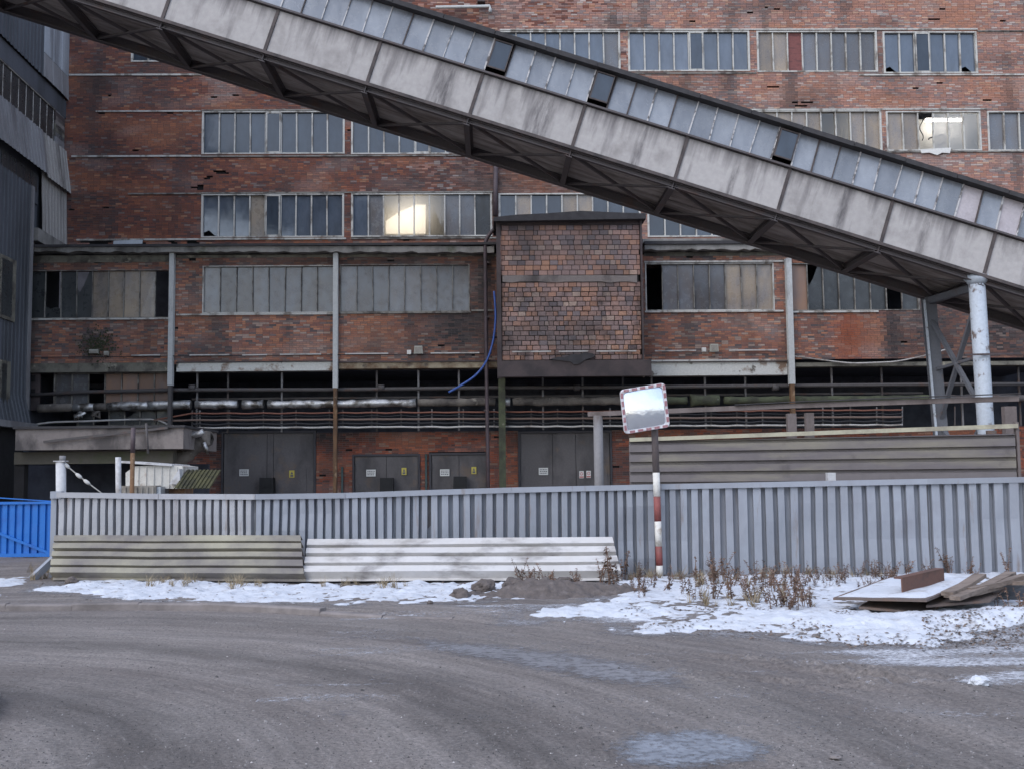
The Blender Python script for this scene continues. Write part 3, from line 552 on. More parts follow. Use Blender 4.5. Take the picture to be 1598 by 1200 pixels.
def brick_wall(parent, rects, holes, Y, colour, bl=0.25, bh=0.0655, j=0.0105, depth=0.1, prot=0.007, missing=(), mortar='mortar', missrate=0.0, name='bricks', zref=0.0):
    """real bricks with recessed joints; cells in `holes` stay open, cells near `missing` points are lost bricks"""
    VB, FB, CB, VM, FM, VC, FC = [], [], [], [], [], [], []
    ch = bh + j; cl = bl + j
    for (X0, X1, Z0, Z1) in rects:
        k0 = math.floor((Z0 - zref) / ch)
        nz = int(math.ceil((Z1 - zref) / ch)) - k0
        for ci in range(nz):
            c_ = k0 + ci; z0 = max(zref + c_ * ch, Z0); z1 = min(zref + (c_ + 1) * ch, Z1)
            if z1 - z0 < 0.02: continue
            x = X0 - (cl / 2 if c_ % 2 else 0) - random.uniform(0, 0.02)
            zm = (z0 + z1) / 2
            hs = [(h[0], h[1]) for h in holes if h[2] - 0.01 < zm < h[3] + 0.01]
            while x < X1:
                xe = x + cl * (0.5 if random.random() < 0.12 else 1.0)
                a, b = max(x, X0), min(xe, X1)
                segs = [(a, b)]
                for h0, h1 in hs:
                    ns = []
                    for s0, s1 in segs:
                        if h1 <= s0 or h0 >= s1: ns.append((s0, s1)); continue
                        if h0 > s0: ns.append((s0, h0))
                        if h1 < s1: ns.append((h1, s1))
                    segs = ns
                for s0, s1 in segs:
                    if s1 - s0 < 0.012: continue
                    lost = random.random() < missrate
                    for (mx, mz, rx, rz) in missing:
                        if ((s0 + s1) / 2 - mx) ** 2 / rx ** 2 + (zm - mz) ** 2 / rz ** 2 < random.uniform(0.5, 1.1): lost = True
                    if lost:
                        n = len(VC); VC += [(s0, Y + depth, z0), (s1, Y + depth, z0), (s1, Y + depth, z1), (s0, Y + depth, z1)]; FC.append((n, n + 1, n + 2, n + 3)); continue
                    n = len(VM); ym = Y + 0.012; VM += [(s0, ym, z0), (s1, ym, z0), (s1, ym, z1), (s0, ym, z1)]; FM.append((n, n + 1, n + 2, n + 3))
                    f = Y - random.random() ** 2 * prot; y1 = Y + depth; g = j / 2
                    e = [random.uniform(-0.002, 0.002) for _ in range(4)]
                    a0, a1, b0, b1 = s0 + g, s1 - g, z0 + g, z1 - g
                    if a1 - a0 < 0.01: continue
                    n = len(VB)
                    VB += [(a0 + e[0], f, b0 + e[1]), (a1 + e[2], f, b0 + e[3]), (a1 + e[1], f, b1 + e[0]), (a0 + e[3], f, b1 + e[2]), (a0, y1, b0), (a1, y1, b0), (a1, y1, b1), (a0, y1, b1)]
                    FB += [(n, n + 1, n + 2, n + 3), (n + 1, n + 5, n + 6, n + 2), (n + 4, n, n + 3, n + 7), (n + 3, n + 2, n + 6, n + 7), (n + 4, n + 5, n + 1, n)]
                    c = colour((s0 + s1) / 2, zm); CB += [(c[0], c[1], c[2], 1)] * 8
                x = xe
    og = ORG[parent.name]; out = []
    for nm, VV, FF, mt, cc in ((name, VB, FB, 'brick', CB), ('mortar', VM, FM, mortar, None), ('cavity', VC, FC, 'soot', None)):
        if not VV: continue
        V = np.array(VV) - np.array(og); me = np_mesh(nm, V, np.array(FF), mt, False, np.array(cc) if cc else None)
        o = link(nm, me, parent); tag(o, kind='stuff'); out.append(o)
    return out
def weather(c, x, z):                              # large patches of fresher orange brick, bleached brick and soot runs
    a = mnoise.noise(Vector((x * .32, z * .75, 3.1))); b_ = mnoise.noise(Vector((x * 1.5, z * .16, 8.7))); d = mnoise.noise(Vector((x * .5, z * 1.1, 21.0)))
    if a > .08: c = lerp(c, (0.36, 0.155, 0.085), min((a - .08) * 1.3, .45))
    if d > .12: c = lerp(c, (0.33, 0.27, 0.25), min((d - .12) * 1.1, .35))
    k = max(-a - .1, 0) * 1.2 + max(b_ - .12, 0) * 1.3
    return lerp(c, (0.055, 0.048, 0.05), min(k, .6))
def stain(x, z, sx, sz, rx, rz): return math.exp(-((x - sx) / rx) ** 2 - ((z - sz) / rz) ** 2)

# ------------------------------------------------------------------ windows
def window(parent, u0, v0, u1, v1, Y, n, frame='white_frame', glassm='glass_upper', special=None, mull='white_frame', fw=0.08, mw=0.055, cell=None, inset=0.1, label=None):
    x0, x1, z0, z1 = R(u0, v0, u1, v1, Y); special = special or {}
    fr = MB()
    fr.box(x0, x1, Y - 0.03, Y + 0.14, z0, z0 + fw * 0.7); fr.box(x0, x1, Y - 0.03, Y + 0.14, z1 - fw * 0.7, z1)
    fr.box(x0, x0 + fw, Y - 0.027, Y + 0.14, z0 + fw * 0.7, z1 - fw * 0.7); fr.box(x1 - fw, x1, Y - 0.027, Y + 0.14, z0 + fw * 0.7, z1 - fw * 0.7)
    wo = fr.build('window', frame, parent)
    if label: wo['label'] = label
    a0, a1, b0, b1 = x0 + fw, x1 - fw, z0 + fw * 0.7, z1 - fw * 0.7; pw = (a1 - a0) / n
    for i in range(1, n):
        c = a0 + i * pw + random.uniform(-0.006, 0.006); tl = random.uniform(-0.008, 0.008)
        MB().bar((c - tl, Y + 0.05, b0), (c + tl, Y + 0.05, b1), mw, 0.08, (0, 1, 0)).build('mullion', mull, wo)
    for i in range(n):
        c0, c1 = a0 + i * pw, a0 + (i + 1) * pw; yy = Y + inset; sp = special.get(i)
        if sp == 'gone': continue
        gm = glassm(i) if callable(glassm) else glassm
        g = MB(); t = [random.uniform(-0.012, 0.012) for _ in range(4)]
        if sp == 'sash':                            # sash with its own frame, standing a little open
            s_ = MB(); f_ = 0.05; dz = random.uniform(0, 0.05)
            for (p, q) in (((c0, b0), (c1, b0)), ((c0, b1), (c1, b1))): s_.bar((p[0], yy - 0.1, p[1] + (f_ / 2 if p[1] == b0 else -f_ / 2)), (q[0], yy - 0.1, q[1] + (f_ / 2 if p[1] == b0 else -f_ / 2)), 0.05, f_)
            s_.box(c0 + 0.02, c0 + 0.02 + f_, yy - 0.13, yy - 0.08, b0 + f_, b1 - f_); s_.box(c1 - 0.02 - f_, c1 - 0.02, yy - 0.13, yy - 0.08, b0 + f_, b1 - f_)
            s_.build('sash', frame, wo); yy -= 0.1; gm = 'glass_dark'
        if sp == 'brick':
            bs = bpy.data.objects
            g.box(c0, c1, yy - 0.02, yy + 0.05, b0, b1); pn = g.build('infill', 'brown_red', wo); continue
        if sp in ('broken', 'broken_low', 'broken_corner'):
            w_ = c1 - c0; h_ = b1 - b0
            if sp == 'broken': poly = [(c0, b0), (c1, b0), (c1 - 0.05, b0 + h_ * .2), (c1 - w_ * .35, b0 + h_ * .24), (c0 + w_ * .3, b0 + h_ * .2), (c0, b0 + h_ * .26)]
            elif sp == 'broken_low': poly = [(c0, b0 + h_ * .1), (c0 + w_ * .35, b0 + h_ * .16), (c0 + w_ * .7, b0 + h_ * .04), (c1, b0), (c1, b1), (c0, b1)]
            else: poly = [(c0, b0), (c1, b0), (c1, b1), (c0 + w_ * .75, b1), (c0 + w_ * .4, b0 + h_ * .7), (c0 + w_ * .15, b0 + h_ * .55), (c0, b0 + h_ * .62)]
            g.prism(poly, yy, yy + 0.006)
        else:
            if sp and sp not in ('sash',): gm = sp
            g.add([(c0, yy + t[0], b0), (c1, yy + t[1], b0), (c1, yy + t[2], b1), (c0, yy + t[3], b1), (c0, yy + t[0] + 0.006, b0), (c1, yy + t[1] + 0.006, b0), (c1, yy + t[2] + 0.006, b1), (c0, yy + t[3] + 0.006, b1)],
                  [(0, 1, 2, 3), (7, 6, 5, 4), (0, 4, 5, 1), (1, 5, 6, 2), (2, 6, 7, 3), (3, 7, 4, 0)])
        g.build('pane', gm, wo)
    return (x0, x1, z0, z1)
surf('brown_red', (0.19, 0.075, 0.07), 0.9, dirt=(0.1, 0.05, 0.05), lo=0.5, hi=0.65, scale=3, stretch=(1, 1, 5))

# ================================================================== UPPER BRICK HALL
DU = 45.0
hall = thing('brick_hall', 'tall red brick factory hall with long ribbon windows behind the inclined gallery', 'building', (5, DU, 0))
W_ = []
amb = lambda i: 'glass_upper'
rowA = [(205, 30, 420, 97, 9, {}, 'glass_dark'), (780, 49, 968, 112, 8, {7: 'glass_dirty'}, 'glass_upper'), (980, 49, 1170, 112, 8, {4: 'sash'}, 'glass_upper'),
        (1181, 49, 1369, 113, 8, {0: 'glass_warm_reflection', 1: 'glass_warm_reflection', 2: 'brick'}, 'glass_dirty'), (1378, 50, 1525, 115, 6, {0: 'broken_low', 2: 'sash', 5: 'broken_low'}, 'glass_upper')]
rowB = [(315, 174, 538, 241, 9, {4: 'sash'}, 'glass_dark'), (548, 174, 770, 241, 9, {4: 'sash'}, 'glass_dark'), (1165, 173, 1376, 236, 9, {3: 'glass_warm_reflection', 5: 'glass_frosted', 6: 'glass_frosted'}, 'glass_warm_reflection'),
        (1383, 174, 1531, 236, 6, {0: 'glass_warm_reflection', 1: 'glass_warm_reflection', 2: 'gone', 3: 'glass_clear', 4: 'glass_clear', 5: 'glass_clear'}, 'glass_clear'), (1541, 174, 1690, 236, 6, {}, 'glass_dirty')]
rowC = [(314, 303, 537, 371, 9, {0: 'broken_low', 4: 'sash', 3: 'glass_warm_reflection'}, 'glass_upper'), (548, 302, 768, 370, 9, {2: 'glass_frosted', 3: 'glass_frosted', 4: 'glass_frosted', 5: 'glass_frosted', 1: 'glass_dirty', 6: 'glass_dirty', 7: 'glass_dirty', 8: 'glass_sooty'}, 'glass_upper'),
        (778, 302, 1000, 370, 9, {1: 'glass_warm_reflection', 4: 'glass_warm_reflection', 5: 'glass_warm_reflection'}, 'glass_dark'), (1010, 302, 1235, 370, 9, {}, 'glass_dark'), (1245, 302, 1470, 370, 9, {}, 'glass_dark')]
holes = []
for row in (rowA, rowB, rowC):
    for (a, b, c, d, n_, sp, gm) in row: holes.append(window(hall, a, b, c, d, DU, n_, special=sp, glassm=gm))
Zb = P(500, 400, DU).z - 0.6; Zt = P(800, -30, DU).z + 1.0
XL, XR = P(90, 200, DU).x, P(1640, 200, DU).x
litX = [(P(1000, 200, DU).x, P(1640, 200, DU).x)]
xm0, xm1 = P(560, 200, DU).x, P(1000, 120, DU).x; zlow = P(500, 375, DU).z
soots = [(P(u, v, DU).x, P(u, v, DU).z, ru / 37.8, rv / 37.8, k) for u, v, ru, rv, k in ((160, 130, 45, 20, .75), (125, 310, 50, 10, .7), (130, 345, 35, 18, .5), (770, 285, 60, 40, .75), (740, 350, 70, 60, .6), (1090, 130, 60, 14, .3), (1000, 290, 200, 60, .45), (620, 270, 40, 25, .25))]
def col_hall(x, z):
    t = min(max((x - xm0) / (xm1 - xm0), 0), 1)  # left brick redder, and darker too: gallery shade put into its colour
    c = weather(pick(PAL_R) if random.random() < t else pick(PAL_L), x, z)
    for sx, sz, rx, rz, k in soots: c = lerp(c, (0.035, 0.032, 0.034), k * stain(x, z, sx, sz, rx, rz) * random.uniform(.6, 1.1))
    return c
def mp_(u, v, ru, rv, Y): p = P(u, v, Y); return (p.x, p.z, ru * Y / F, rv * Y / F)
miss = [mp_(u, v, ru, rv, DU) for u, v, ru, rv in ((343, 268, 9, 3), (352, 271, 8, 3), (327, 277, 9, 2.5), (310, 293, 9, 3.5), (165, 324, 8, 2), (110, 328, 6, 3), (155, 379, 28, 3), (270, 379, 10, 3), (300, 378, 14, 2.5), (210, 380, 24, 5), (330, 152, 5, 2.5), (368, 151, 3, 2.5), (158, 177, 8, 2), (1240, 160, 9, 3), (1260, 160, 9, 2.5), (1248, 166, 10, 2.5), (1215, 171, 6, 2), (1430, 31, 4, 2.5), (1455, 30, 12, 1.8), (1570, 34, 7, 2.5), (1385, 127, 4, 2.5), (1467, 129, 7, 2), (1425, 139, 6, 2), (1540, 157, 8, 2), (1588, 139, 6, 2), (1205, 136, 7, 2), (1080, 33, 6, 3), (1215, 15, 6, 2), (1193, 13, 5, 2), (470, 382, 8, 2))]
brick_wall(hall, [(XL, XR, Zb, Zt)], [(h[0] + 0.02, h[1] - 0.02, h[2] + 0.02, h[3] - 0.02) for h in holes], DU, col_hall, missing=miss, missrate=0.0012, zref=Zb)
def strip(parent, u0, u1, v, Y, hpx, mat, name='string_course', out=0.05):
    x0, x1, z0, z1 = R(u0, v - hpx / 2, u1, v + hpx / 2, Y); return MB().box(x0, x1, Y - out, Y + 0.06, z0, z1).build(name, mat, parent)
for (a, b, v, hp, mt) in ((108, 315, 117.5, 2.6, 'white_frame'), (150, 314, 174.5, 2.0, 'white_frame'), (112, 314, 244.5, 2.6, 'white_frame'), (200, 314, 303, 2.2, 'dull_mullion'), (120, 540, 374, 2.6, 'white_frame'), (548, 775, 372.5, 2.2, 'dull_mullion'), (315, 775, 244, 2.2, 'dull_mullion'),
                          (780, 1180, 115.5, 2, 'dull_mullion'), (1340, 1640, 117.5, 2.2, 'white_frame'), (1525, 1640, 49.5, 1.6, 'dull_mullion'), (1160, 1640, 238, 2, 'dull_mullion'), (315, 775, 301, 2, 'dull_mullion'), (315, 775, 172.3, 2, 'dull_mullion'), (1160, 1540, 171.5, 2, 'white_frame'), (780, 1525, 47, 2, 'white_frame')):
    strip(hall, a, b, v, DU, hp, mt)
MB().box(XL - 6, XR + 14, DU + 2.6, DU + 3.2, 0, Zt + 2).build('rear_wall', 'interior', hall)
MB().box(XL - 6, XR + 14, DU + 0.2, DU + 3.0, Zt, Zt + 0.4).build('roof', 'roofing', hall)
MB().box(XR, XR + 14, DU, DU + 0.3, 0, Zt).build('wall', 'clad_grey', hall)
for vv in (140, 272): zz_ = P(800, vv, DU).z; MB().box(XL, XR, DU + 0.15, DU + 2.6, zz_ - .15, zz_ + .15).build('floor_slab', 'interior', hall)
x0, x1, z0, z1 = R(160, 375, 230, 385, DU - 0.1)
MB().sheet((P(178, 383, DU).x, DU - 0.12, P(178, 383, DU).z), [(0, 0), (0.5, 0.02), (1.2, 0.0)], (1, 0, 0.02), (0, -1, 0), (0, 0.05, 0.17), 0.01).build('patch_sheet', 'sheet_zinc', hall)
# white walls and added glowing shapes that brighten the dirty panes
def room(u0, v0, u1, v1, nm, lbl):
    x0, x1, z0, z1 = R(u0, v0, u1, v1, DU)
    MB().box(x0 - .3, x1 + .3, DU + 2.0, DU + 2.1, z0 - .6, z1 + .3).build('room_wall', 'room_white', hall)
    return x0, x1, z0, z1
room(1383, 174, 1531, 236, 'a', ''); room(1290, 174, 1376, 236, 'b', '')
def lamp(u0, v0, u1, v1, dy, label, mat):  # added glowing bar, in place of sky seen through the window
    x0, x1, z0, z1 = R(u0, v0, u1, v1, DU + dy)
    t = thing('glow_bar', label, 'lamp', ((x0 + x1) / 2, DU + dy, z0))
    MB().box(x0, x1, DU + dy - 0.06, DU + dy + 0.06, z0, z1).build('tube', mat, t); MB().box(x0 - .05, x1 + .05, DU + dy - 0.12, DU + dy + 0.12, z1, z1 + .06).build('housing', 'dull_mullion', t)
lamp(1445, 186, 1500, 190, 1.4, 'added glowing bar behind the wide clear window at upper right', 'bar_glow')
lamp(1335, 196, 1358, 202, 0.9, 'small added glowing bar behind the frosted pane left of the clear window', 'bar_glow')
def glow_cutout(pts, dy, label, mat):  # added glowing plate cut to the outline of a bright reflection
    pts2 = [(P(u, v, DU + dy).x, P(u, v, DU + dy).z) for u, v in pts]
    t = thing('glow_plate', label, 'lamp', (pts2[0][0], DU + dy, pts2[0][1])); MB().prism(pts2, DU + dy, DU + dy + 0.05).build('lens', mat, t)
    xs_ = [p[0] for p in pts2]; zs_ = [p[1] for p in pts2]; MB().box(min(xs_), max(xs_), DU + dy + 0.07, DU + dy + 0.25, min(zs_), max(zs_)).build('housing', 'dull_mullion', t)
glow_cutout([(602, 365), (602, 346), (622, 332), (650, 320), (664, 320), (664, 365)], 0.8, 'added warm glowing plate behind dirty panes left of the brick bay', 'reflection_glow')
# broken curtain and cables in the open window
cu = MB(); cu.tube([P(1438 + 3 * math.sin(k * .9), 178 + k * 4.2, DU + .3) for k in range(11)], 0.022); cu.tube([P(1462 + 13 * math.sin(k * .33), 218 + 9 * math.cos(k * .33) * (1 if k < 9 else .4), DU + .4) for k in range(16)], 0.03)
tag(cu.build('loose_cable', 'cable_black', None, P(1437, 190, DU + .3)), 'tangled black cables hanging inside the open lit window', 'cable')
rg = MB()
pts = [(1436, 234), (1484, 231), (1482, 240), (1470, 239), (1462, 243), (1450, 239), (1438, 240)]
rg.prism([(P(u, v, DU - .06).x, P(u, v, DU - .06).z) for u, v in reversed(pts)][::-1], DU - 0.09, DU - 0.05); tag(rg.build('cloth_rag', 'box_white', None, P(1460, 237, DU)), 'pale rag hanging over the sill of the open lit window', 'rag')
# pipe bracket high on the wall
t = thing('wall_pipe', 'short grey pipe with elbow high on the brick wall at top', 'pipe', P(730, 12, DU - .3))
MB().tube([P(680, 12, DU - .3), P(740, 11, DU - .3), P(764, 10, DU - .3), P(765, 15, DU - .3), P(765, 20, DU - .3)], 0.07).build('pipe', 'grey_column', t)
MB().box(*[P(745, 5, DU).x, P(757, 5, DU).x], DU - .35, DU, P(750, 8, DU).z, P(750, -8, DU).z).build('bracket', 'brown_steel', t)

# ================================================================== LOWER ANNEX
DA = 42.0
annex = thing('brick_annex', 'low soot stained brick annex with grey columns and dark open gallery under its windows', 'building', (2, DA, 0))
BL, BR = P(782, 450, DA).x, P(1000, 450, DA).x
sx1 = {0: 'glass_sooty', 1: 'broken', 2: 'glass_sooty', 3: 'broken_corner', 8: 'gone'}
h = []
h.append(window(annex, 44, 422, 268, 497, DA, 9, 'dull_mullion', lambda i: 'glass_warm_reflection' if 4 <= i <= 7 else 'glass_sooty', sx1, 'dull_mullion', fw=0.04, mw=0.03))
h.append(window(annex, 316, 415, 522, 489, DA, 8, 'white_frame', 'glass_dirty', {}, 'dull_mullion', fw=0.05, mw=0.028))
h.append(window(annex, 530, 413, 733, 487, DA, 8, 'dull_mullion', 'glass_dirty', {}, 'dull_mullion', fw=0.04, mw=0.026))
h.append(window(annex, 1007, 411, 1208, 485, DA, 8, 'white_frame', 'glass_dirty', {0: 'gone', 5: 'glass_warm_reflection', 6: 'glass_warm_reflection', 7: 'glass_warm_reflection'}, 'dull_mullion', fw=0.05, mw=0.03))
h.append(window(annex, 1234, 411, 1434, 485, DA, 8, 'dull_mullion', 'glass_sooty', {0: 'glass_rust', 1: 'broken_corner', 5: 'glass_sooty', 6: 'gone'}, 'dull_mullion', fw=0.05, mw=0.035))
ZA1 = P(500, 400, DA).z; ZA0 = P(500, 567, DA).z
ZA1r = P(1300, 396, DA).z
XA0, XA1 = P(40, 480, DA).x, P(1660, 480, DA).x
so2 = [(P(u, v, DA).x, P(u, v, DA).z, ru / 40.5, rv / 40.5, k) for u, v, ru, rv, k in ((715, 515, 65, 60, 1.0), (600, 540, 60, 30, .35), (755, 440, 30, 60, .9), (490, 410, 260, 7, .5), (60, 450, 25, 90, .5), (230, 520, 40, 30, .3), (300, 450, 14, 60, .35), (1100, 530, 60, 20, .25), (1010, 520, 14, 60, .4), (150, 540, 34, 22, .6), (150, 408, 130, 8, .45), (560, 408, 160, 8, .65), (640, 505, 22, 14, .5), (1395, 520, 22, 60, .85), (1450, 520, 60, 80, .8), (1560, 520, 80, 100, .9), (60, 520, 20, 50, .3), (1130, 540, 40, 20, .2))]
reds = [(P(1325, 520, DA).x, P(1325, 520, DA).z, 26 / 40.5, 55 / 40.5)]
def col_annex(x, z):
    c = weather(pick(PAL_A), x, z)
    for a, b_, rx, rz in reds: c = lerp(c, (0.25, 0.065, 0.03), 0.85 * stain(x, z, a, b_, rx, rz))
    for sx, sz, rx, rz, k in so2: c = lerp(c, (0.035, 0.032, 0.034), min(k * stain(x, z, sx, sz, rx, rz) * random.uniform(.6, 1.15), 1))
    return c
hs2 = [(a + .02, b_ - .02, c + .02, d - .02) for a, b_, c, d in h]
brick_wall(annex, [(XA0, BL, ZA0, ZA1), (BR, XA1, ZA0, ZA1r)], hs2, DA, col_annex, missrate=0.002, zref=ZA0, missing=[mp_(u, v, a, b_, DA) for u, v, a, b_ in ((300, 405, 10, 2), (205, 493, 12, 2), (1080, 400, 9, 2), (690, 540, 6, 2))])
# cornice, lintel, sills, beams
def ubox(u0, v0, u1, v1, Y, y0, y1, mat, name, parent): x0, x1, z0, z1 = R(u0, v0, u1, v1, Y); return MB().box(x0, x1, Y + y0, Y + y1, z0, z1).build(name, mat, parent)
def ragged(u0, u1, v0, v1, Y, y0, y1, mat, name, parent, amp=1.6, step=9):
    top, bot = [], []; u = u0
    while u <= u1: top.append(P(u, v0 + random.uniform(-.5, .5), Y)); bot.append(P(u, v1 + random.uniform(-amp, amp), Y)); u += step
    return MB().prism([(p.x, p.z) for p in bot] + [(p.x, p.z) for p in reversed(top)], Y + y0, Y + y1).build(name, mat, parent)
ragged(42, 776, 388, 397, DA, -0.42, 0.3, 'concrete', 'cornice', annex); ragged(1004, 1660, 384, 393, DA, -0.42, 0.3, 'concrete', 'cornice', annex)
ubox(40, 384.5, 778, 388.2, DA, -0.5, 3.0, 'roofing', 'roof', annex); ubox(1003, 379, 1660, 383.8, DA, -0.5, 3.0, 'roofing', 'roof', annex)
ubox(1005, 369, 1240, 377, DA, 0.4, 3.0, 'concrete', 'parapet', annex)
ubox(46, 399, 268, 410, DA, -0.02, 0.1, 'dirty_beam', 'lintel', annex); ubox(276, 397.5, 776, 402, DA, -0.03, 0.1, 'dirty_beam', 'lintel', annex); ubox(1005, 394, 1228, 400, DA, -0.03, 0.1, 'dirty_beam', 'lintel', annex)
for a, b_, v, mt in ((44, 267, 498.5, 'white_frame'), (276, 521, 491, 'white_frame'), (530, 735, 488.5, 'dull_mullion'), (735, 775, 485, 'dull_mullion'), (1006, 1222, 486.5, 'white_frame'), (1234, 1370, 487, 'white_frame'), (1005, 1222, 409, 'white_frame')): strip(annex, a, b_, v, DA, 2.6, mt, 'sill', 0.08)
ubox(38, 567, 267, 581, DA, -0.04, 0.5, 'dirty_beam', 'beam', annex); ubox(276, 566, 521, 579.5, DA, -0.06, 0.5, 'white_beam', 'beam', annex); ubox(529, 565, 784, 575, DA, -0.06, 0.5, 'rust_beam', 'beam', annex)
ubox(1016, 561.5, 1228, 586, DA, -0.06, 0.5, 'white_beam', 'beam', annex); ubox(1236, 565, 1660, 571, DA, -0.05, 0.5, 'dirty_beam', 'beam', annex)
for u0, u1 in ((276, 521), (529, 784), (1016, 1228)): strip(annex, u0, u1, 565, DA, 1.6, 'brown_steel', 'beam_flange', 0.13)
# columns
def column(u, v0, v1, v2, wpx, mat, mat2):
    x = P(u, v0, DA).x; wd = wpx / 40.5; z1, zm_, = P(u, v0, DA).z, P(u, v1, DA).z
    c = MB(); c.box(x - wd / 2, x + wd / 2, DA - 0.26, DA - 0.235, zm_, z1); c.box(x - wd / 2, x + wd / 2, DA - 0.05, DA - 0.02, zm_, z1); c.box(x - 0.02, x + 0.02, DA - 0.235, DA - 0.05, zm_, z1); c.build('column', mat, annex)
    if mat2:
        z0 = 0.0; c = MB(); c.box(x - wd * .36, x + wd * .36, DA - 0.25, DA - 0.02, z0, zm_).build('column', mat2, annex)
column(271, 397, 602, 0, 7.5, 'grey_column', 'pipe_dark'); column(525, 397, 606, 0, 7.5, 'grey_column', 'rust_column'); column(1228, 405, 600, 0, 9, 'grey_column', 'rust_column')
# open gallery void
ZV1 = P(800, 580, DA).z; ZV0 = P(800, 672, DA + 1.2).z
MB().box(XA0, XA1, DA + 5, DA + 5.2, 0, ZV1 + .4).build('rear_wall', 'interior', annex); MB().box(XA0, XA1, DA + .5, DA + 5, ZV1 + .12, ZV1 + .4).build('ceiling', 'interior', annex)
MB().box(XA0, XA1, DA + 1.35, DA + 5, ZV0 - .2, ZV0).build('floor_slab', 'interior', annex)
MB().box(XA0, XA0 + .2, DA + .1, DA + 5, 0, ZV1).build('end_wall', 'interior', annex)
for u in (308, 356, 440, 588, 653, 716, 847, 909, 972, 1017, 1100, 1163, 1298, 1376, 1500, 1590):
    x = P(u, 600, DA + .4).x; MB().box(x - .035, x + .035, DA + .37, DA + .44, ZV0, ZV1 + .12).build('stanchion', 'post_grey' if random.random() < .7 else 'pipe_dark', annex)
MB().box(P(300, 618, DA + 1).x, P(1440, 618, DA + 1).x, DA + .95, DA + 1.05, P(800, 620, DA + 1).z, P(800, 617, DA + 1).z).build('guard_rail', 'pipe_dark', annex)
# small panes under the left window
window(annex, 84, 582, 268, 640, DA + 0.3, 7, 'dull_mullion', 'glass_dirty', {0: 'glass_dirty', 1: 'glass_dirty', 2: 'gone', 3: 'glass_rust', 4: 'glass_rust', 5: 'glass_rust', 6: 'glass_rust'}, 'dull_mullion', fw=.05, mw=.04)
window(annex, 120, 640, 268, 664, DA + 0.35, 6, 'dull_mullion', 'glass_sooty', {1: 'gone', 3: 'broken_corner'}, 'dull_mullion', fw=.04, mw=.04)
ubox(40, 582, 62, 640, DA + .2, 0, .1, 'brown_steel', 'panel', annex); ubox(46, 586, 55, 596, DA + .2, -.03, .02, 'soot', 'opening', annex); ubox(46, 607, 55, 616, DA + .2, -.03, .02, 'soot', 'opening', annex)
# ground floor wall with steel gates
DG = DA + 1.2
gates = [(345, 672, 493, 850, 'wide'), (550, 708, 656, 850, 'pair'), (670, 706, 763, 850, 'pair'), (809, 672, 956, 850, 'wide')]
gh_ = []
for (a, b_, c, d, kd) in gates:
    x0, x1, z0, z1 = R(a, b_, c, d, DG); z0 = 0.02; gh_.append((x0, x1, -1, z1))
XG0, XG1 = P(255, 700, DG).x, P(1660, 700, DG).x
so3 = [(P(u, v, DG).x, P(u, v, DG).z, ru / 39.3, rv / 39.3, k) for u, v, ru, rv, k in ((420, 678, 190, 14, .95), (330, 700, 30, 30, .6), (520, 690, 30, 20, .6), (900, 675, 90, 10, .8), (700, 672, 120, 5, .5), (800, 690, 14, 14, .7))]
def col_ground(x, z):
    c = weather(pick(PAL_G), x + 40, z)
    for sx, sz, rx, rz, k in so3: c = lerp(c, (0.02, 0.019, 0.02), min(k * stain(x, z, sx, sz, rx, rz) * random.uniform(.7, 1.2), 1))
    return c
brick_wall(annex, [(XG0, XG1, 0.0, ZV0)], gh_, DG, col_ground, missrate=0.002, zref=0.0, missing=[mp_(790, 697, 4, 3, DG)])
def gate(a, b_, c, d, kd):
    x0, x1, z0, z1 = R(a, b_, c, d, DG); z0 = 0.02; w_ = x1 - x0
    fr = MB(); fr.box(x0, x0 + .08, DG - .05, DG + .1, z0, z1); fr.box(x1 - .08, x1, DG - .05, DG + .1, z0, z1); fr.box(x0 + .08, x1 - .08, DG - .05, DG + .1, z1 - .08, z1)
    g = fr.build('gate', 'door_edge', annex); a0, a1 = x0 + .09, x1 - .09; zt = z1 - .09
    cuts = [0, .5, 1]
    if kd == 'wide': cuts = [0, .48, .55, 1] if a < 500 else [0, .36, .62, 1]
    for i in range(len(cuts) - 1):
        p, q = a0 + (a1 - a0) * cuts[i] + .008, a0 + (a1 - a0) * cuts[i + 1] - .008
        lf = MB().box(p, q, DG + .02, DG + .06, z0, zt).build('leaf', 'door_steel', g)
    if kd == 'wide':
        p, q = (a0 + (a1 - a0) * .58, a0 + (a1 - a0) * .92) if a < 500 else (a0 + (a1 - a0) * .63, a0 + (a1 - a0) * .97)
        MB().box(p, q, DG - .01, DG + .018, z0, P(600, 729, DG).z).build('wicket_door', 'door_steel', g)
    for zz in (z0 + .5, zt - .4, (z0 + zt) / 2):
        for xx in (x0 + .03, x1 - .09): MB().box(xx, xx + .06, DG - .09, DG - .052, zz - .12, zz + .12).build('hinge', 'door_edge', g)
for gg in gates: gate(*gg)
for u0, u1, v0 in ((405, 430, 745), (592, 616, 745), (706, 730, 743)):  # dark openings at the doors, built as solid black blocks
    p = [P(u0 + 2, v0, DG - .2), P(u1 - 2, v0, DG - .2), P(u1, 790, DG - .2), P(u0, 790, DG - .2)]
    t = MB(); t.prism([(p[3].x, 0.0), (p[2].x, 0.0), (p[1].x, p[1].z), (p[0].x, p[0].z)], DG - .45, DG - .06); t.box(p[0].x + .1, p[1].x - .1, DG - .47, DG - .45, p[0].z - .35, p[0].z - .12)
    tag(t.build('black_block', 'black_rubber', None, ((p[0].x + p[1].x) / 2, DG - .2, 0)), {405: 'black tapered bin in front of the widest left steel gate', 592: 'black tapered bin in front of the left of two paired doors', 706: 'black tapered bin in front of the right of two paired doors'}[u0], 'bin')
